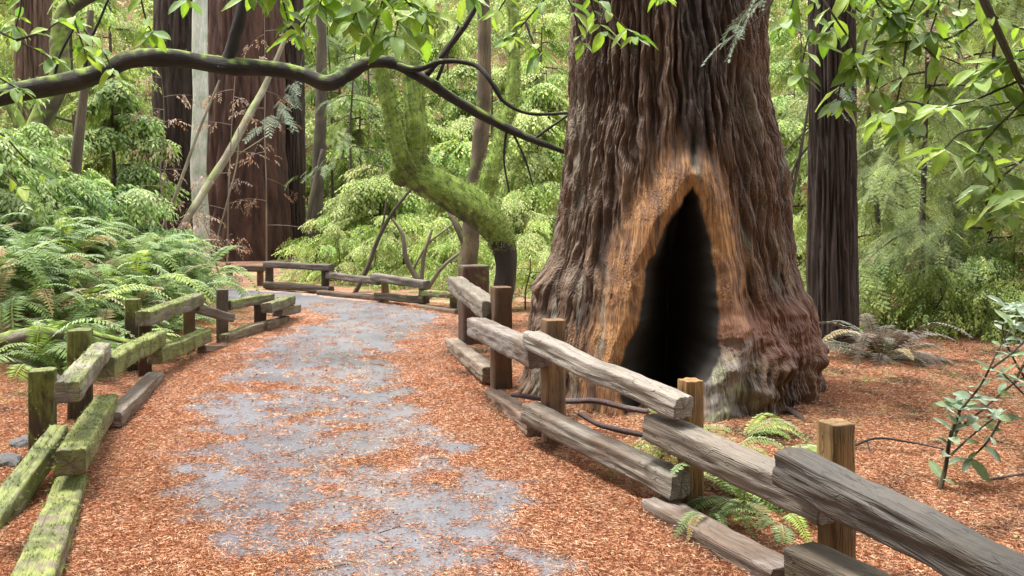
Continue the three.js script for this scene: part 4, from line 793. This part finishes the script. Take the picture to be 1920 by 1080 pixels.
// twigs: lists of pixel points [x, y]; leaves in pairs along each and a whorl at its tip
function bough(name, label, category, d, twigs, o = {}) {
  const { size = 1, mats = freshMats, seed = 1, step = 0.07, tipLeaves = 6, spread = 0.25, hang = 0.5, woodPx = 5, ground = false } = o;
  const r = rng(seed * 71 + 1), first = P(twigs[0][0][0], twigs[0][0][1], d), t = thing(name, label, category, [first.x, ground ? groundY(first.x, -d) : first.y, -d]);
  let leaves = 0;
  twigs.forEach((tw, k) => {
    const dd = d + (r() - 0.5) * spread * (k ? 1 : 0), pts = tw.map(([x, y, w], q) => [x, y, dd + (r() - 0.5) * 0.08, w || woodPx * (1 - 0.7 * q / tw.length)]);
    const twig = part('twig', relative(limb(pts, { seed: k + seed, step: 0.03, nr: 6, tone: [0.09, 0.07, 0.045], second: [0.16, 0.14, 0.08], lump: 0.08 }), t), M.bark, t);
    const curve = new THREE.CatmullRomCurve3(pts.map(p => P(p[0], p[1], p[2]))), len = curve.getLength();
    const spots = [];
    for (let s = step * (1 + r()); s < len - 0.02; s += step * (0.6 + 0.8 * r())) spots.push([s / len, 1 + (r() < 0.5)]);
    spots.push([1, tipLeaves - 1 + Math.floor(3 * r())]);
    for (const [u, n] of spots) {
      const p = curve.getPoint(u), tan = curve.getTangent(u), a0 = r() * 6.283;
      if (p.y > P(0, -90, d).y) continue;
      for (let q = 0; q < n && leaves < 290; q++, leaves++) {
        const a = a0 + q / n * 6.283 + r() * 0.7, dir = V(Math.cos(a), (r() - 0.5) * 0.7 - hang * 0.6, Math.sin(a)).addScaledVector(tan, 0.5).normalize();
        const m = part('leaf', BLADES[Math.floor(r() * 4)], mats[Math.floor(r() * mats.length)], twig), s = size * (0.45 + 0.75 * r());
        m.position.copy(p).sub(t.position);
        const up = V((r() - 0.5) * 1.3, 1, (r() - 0.5) * 1.3 + 0.25), z = dir, x = up.clone().cross(z).normalize(), y = z.clone().cross(x).normalize();
        m.quaternion.setFromRotationMatrix(new THREE.Matrix4().makeBasis(x, y, z)); m.scale.setScalar(s);
      }
    }
  });
  return t;
}
bough('overhanging_bough', 'fresh green leafy bough hanging down above the mossy bay tree', 'bough', 3.0, [
  [[640, -212, 9], [610, -112, 7], [560, -47, 5], [500, -34, 3]], [[600, -92], [590, -22], [575, 38], [560, 63]], [[620, -132], [650, -42], [668, 8]], [[740, -172, 8], [735, -72], [715, 8], [700, 66]], [[735, -62], [770, -12], [800, 23]], [[660, -152], [630, -72], [600, 8]], [[760, -152], [790, -82], [840, -42]], [[715, -12], [745, 33], [740, 68]],
  [[800, -150], [810, -70], [800, 10], [790, 60]], [[680, -140], [690, -60], [680, 0], [660, 40]], [[580, -130], [560, -60], [530, -20], [540, 40]], [[700, -130], [720, -50], [760, 0], [780, 20]], [[520, -120], [510, -50], [480, -15]], [[850, -130], [860, -50], [880, -10]],
], { seed: 1, size: 1.05, step: 0.042, tipLeaves: 7 });
bough('overhanging_bough', 'small bright green bough hanging at the upper edge of the hollow redwood', 'bough', 3.9, [
  [[1120, -150, 7], [1100, -60, 5], [1110, 10], [1130, 60]], [[1105, -20], [1150, 30], [1190, 68]], [[1070, -120], [1040, -30], [985, 40], [960, 70]], [[1045, -40], [1075, 20], [1090, 80]], [[1010, -110], [960, -20], [935, 20]], [[1180, -120], [1200, -50], [1240, -10]], [[985, 40], [1000, 80], [1015, 100]],
], { seed: 2, size: 1.0, tipLeaves: 6, step: 0.05 });
bough('overhanging_bough', 'broad yellow-green bough hanging before the slim dark redwood', 'bough', 3.1, [
  [[1520, -160, 8], [1530, -60, 6], [1525, 30], [1510, 90], [1500, 140]], [[1530, -20], [1570, 40], [1600, 90], [1600, 130]], [[1840, 30, 5], [1780, 72], [1720, 76], [1660, 85], [1620, 110]], [[1660, 85], [1650, 130], [1640, 170]], [[1700, 78], [1690, 150], [1680, 200]], [[1560, -100], [1640, -10], [1680, 30]], [[1740, -100], [1760, 0], [1745, 60]], [[1480, -110], [1490, -20], [1475, 40]], [[1720, 76], [1760, 120], [1750, 165]], [[1600, -80], [1590, 0], [1555, 60]],
  [[1640, -120], [1630, -40], [1660, 30], [1700, 60]], [[1700, -110], [1720, -20], [1700, 30]], [[1780, -110], [1800, -10], [1790, 50]], [[1560, -120], [1570, -50], [1600, 10], [1640, 40]], [[1620, 110], [1580, 150], [1570, 190]], [[1745, 160], [1720, 220], [1700, 250]],
], { seed: 3, size: 0.98, mats: [...freshMats, ...oliveMats], step: 0.042, tipLeaves: 7 });
bough('overhanging_bough', 'olive green bough with large drooping leaves reaching in over the conifers', 'bough', 2.7, [
  [[1800, -120, 22], [1845, 0, 18], [1885, 90, 15], [1925, 175, 12], [1990, 260, 9]], [[1935, 140, 6], [1880, 165], [1820, 190], [1770, 200]], [[1990, 230], [1920, 215], [1860, 235]], [[1990, 250], [1930, 290], [1880, 330], [1850, 350]], [[1995, 330], [1930, 360], [1890, 370]], [[1760, 205], [1700, 190], [1660, 215]], [[1840, 10], [1880, 40], [1935, 60]], [[1870, 60], [1840, 100], [1830, 130]], [[1930, 180], [1850, 260], [1830, 290]], [[1960, 140], [1920, 110], [1890, 120]],
  [[1990, 60], [1930, 90], [1870, 110], [1840, 150]], [[1995, 190], [1950, 180], [1900, 190], [1850, 200]], [[1995, 270], [1940, 250], [1890, 270], [1840, 300]], [[1995, 380], [1940, 390], [1900, 400]], [[1850, 240], [1800, 250], [1770, 280]], [[1880, 330], [1850, 380], [1850, 400]],
], { seed: 4, size: 1.02, mats: [...oliveMats, freshMats[1], freshMats[3]], tipLeaves: 6, step: 0.065 });
bough('overhanging_bough', 'light green leafy spray hanging before the crooked limb and fern bank', 'bough', 5.2, [
  [[-80, 20, 6], [0, 60], [60, 90], [100, 110]], [[30, 75], [80, 60], [110, 40]], [[60, -90], [120, -10], [150, 70], [160, 100]], [[240, -100], [260, -20], [275, 40], [285, 60]], [[-60, 100], [-10, 140], [30, 165]], [[140, 40], [190, 90], [210, 130]], [[-60, 230], [0, 250], [50, 300], [90, 330]], [[-70, 290], [-10, 310], [40, 350]], [[20, -90], [40, 0], [30, 50]], [[400, -100], [380, -40], [350, 0]],
], { seed: 5, size: 1.3, tipLeaves: 6, step: 0.09 });
bough('grey_leaved_sapling', 'sapling with pale grey-green leaves standing right of the fence', 'sapling', 4.95, [
  [[1755, 940, 10], [1772, 880, 8], [1782, 820, 7], [1800, 770, 5]], [[1775, 860, 5], [1830, 810], [1870, 780]], [[1800, 770], [1840, 720], [1870, 660], [1900, 610]], [[1790, 810], [1840, 770], [1900, 720], [1950, 690]], [[1785, 830], [1800, 790], [1795, 760]], [[1860, 690], [1900, 660], [1940, 620]], [[1900, 720], [1930, 660], [1950, 590]], [[1960, 760], [1910, 690], [1880, 620], [1890, 580]], [[1970, 800], [1920, 740], [1880, 700]], [[1970, 640], [1925, 600], [1900, 575]], [[1880, 780], [1850, 830], [1820, 860]],
], { seed: 6, size: 1.2, mats: greyMats, tipLeaves: 6, step: 0.07, ground: true, hang: 0.2, spread: 0.5 });
// feathery grey-green conifer sprays hanging near the trunks
{
  const tones = [[0.20, 0.28, 0.19], [0.15, 0.22, 0.14], [0.26, 0.34, 0.24]];
  [[1420, 60, 5.6, 0.5, 14, 'feathery grey-green conifer spray hanging before the hollow redwood'], [1580, 200, 6.5, 0.32, 8, 'small feathery conifer spray hanging before the slim dark redwood'], [520, 240, 16, 0.9, 10, 'feathery conifer spray hanging before the broad reddish redwood']].forEach(([px, py, d, size, n, label], k) => {
    const c = P(px, py, d), r = rng(500 + k), t = thing('conifer_spray', label, 'spray', [c.x, c.y, c.z]), dir = k ? 0.2 : -1.2;
    part('twig', limb([[V(0.7 * size, 2.2 * size, 0), 0.012], [V(0.4 * size, 1 * size, 0), 0.009], [V(0.1 * size, 0.25 * size, 0), 0.006], [V(-0.4 * size, -0.1 * size, 0.05), 0.003]], { world: true, step: 0.05, nr: 6 }), M.bark, t);
    for (let q = 0; q < n; q++) { const m = part('needle_spray', SPRAYS[q % 2], leafy({ vertexColors: true, color: RGB(...tones[q % 3]), transmission: 0.3 }), t), u = q / n; m.position.set(lerp(0.5, -0.35, u) * size, (lerp(1.2, -0.1, u) + 0.2 * (r() - 0.5)) * size, (r() - 0.5) * 0.3 * size); m.rotation.set(0.3 + 0.5 * r(), dir + (r() - 0.5) * 2.2, (r() - 0.5) * 0.8, 'YXZ'); m.scale.setScalar(size * (1.0 + 0.6 * r())); }
  });
}

renderer.render(scene, camera);
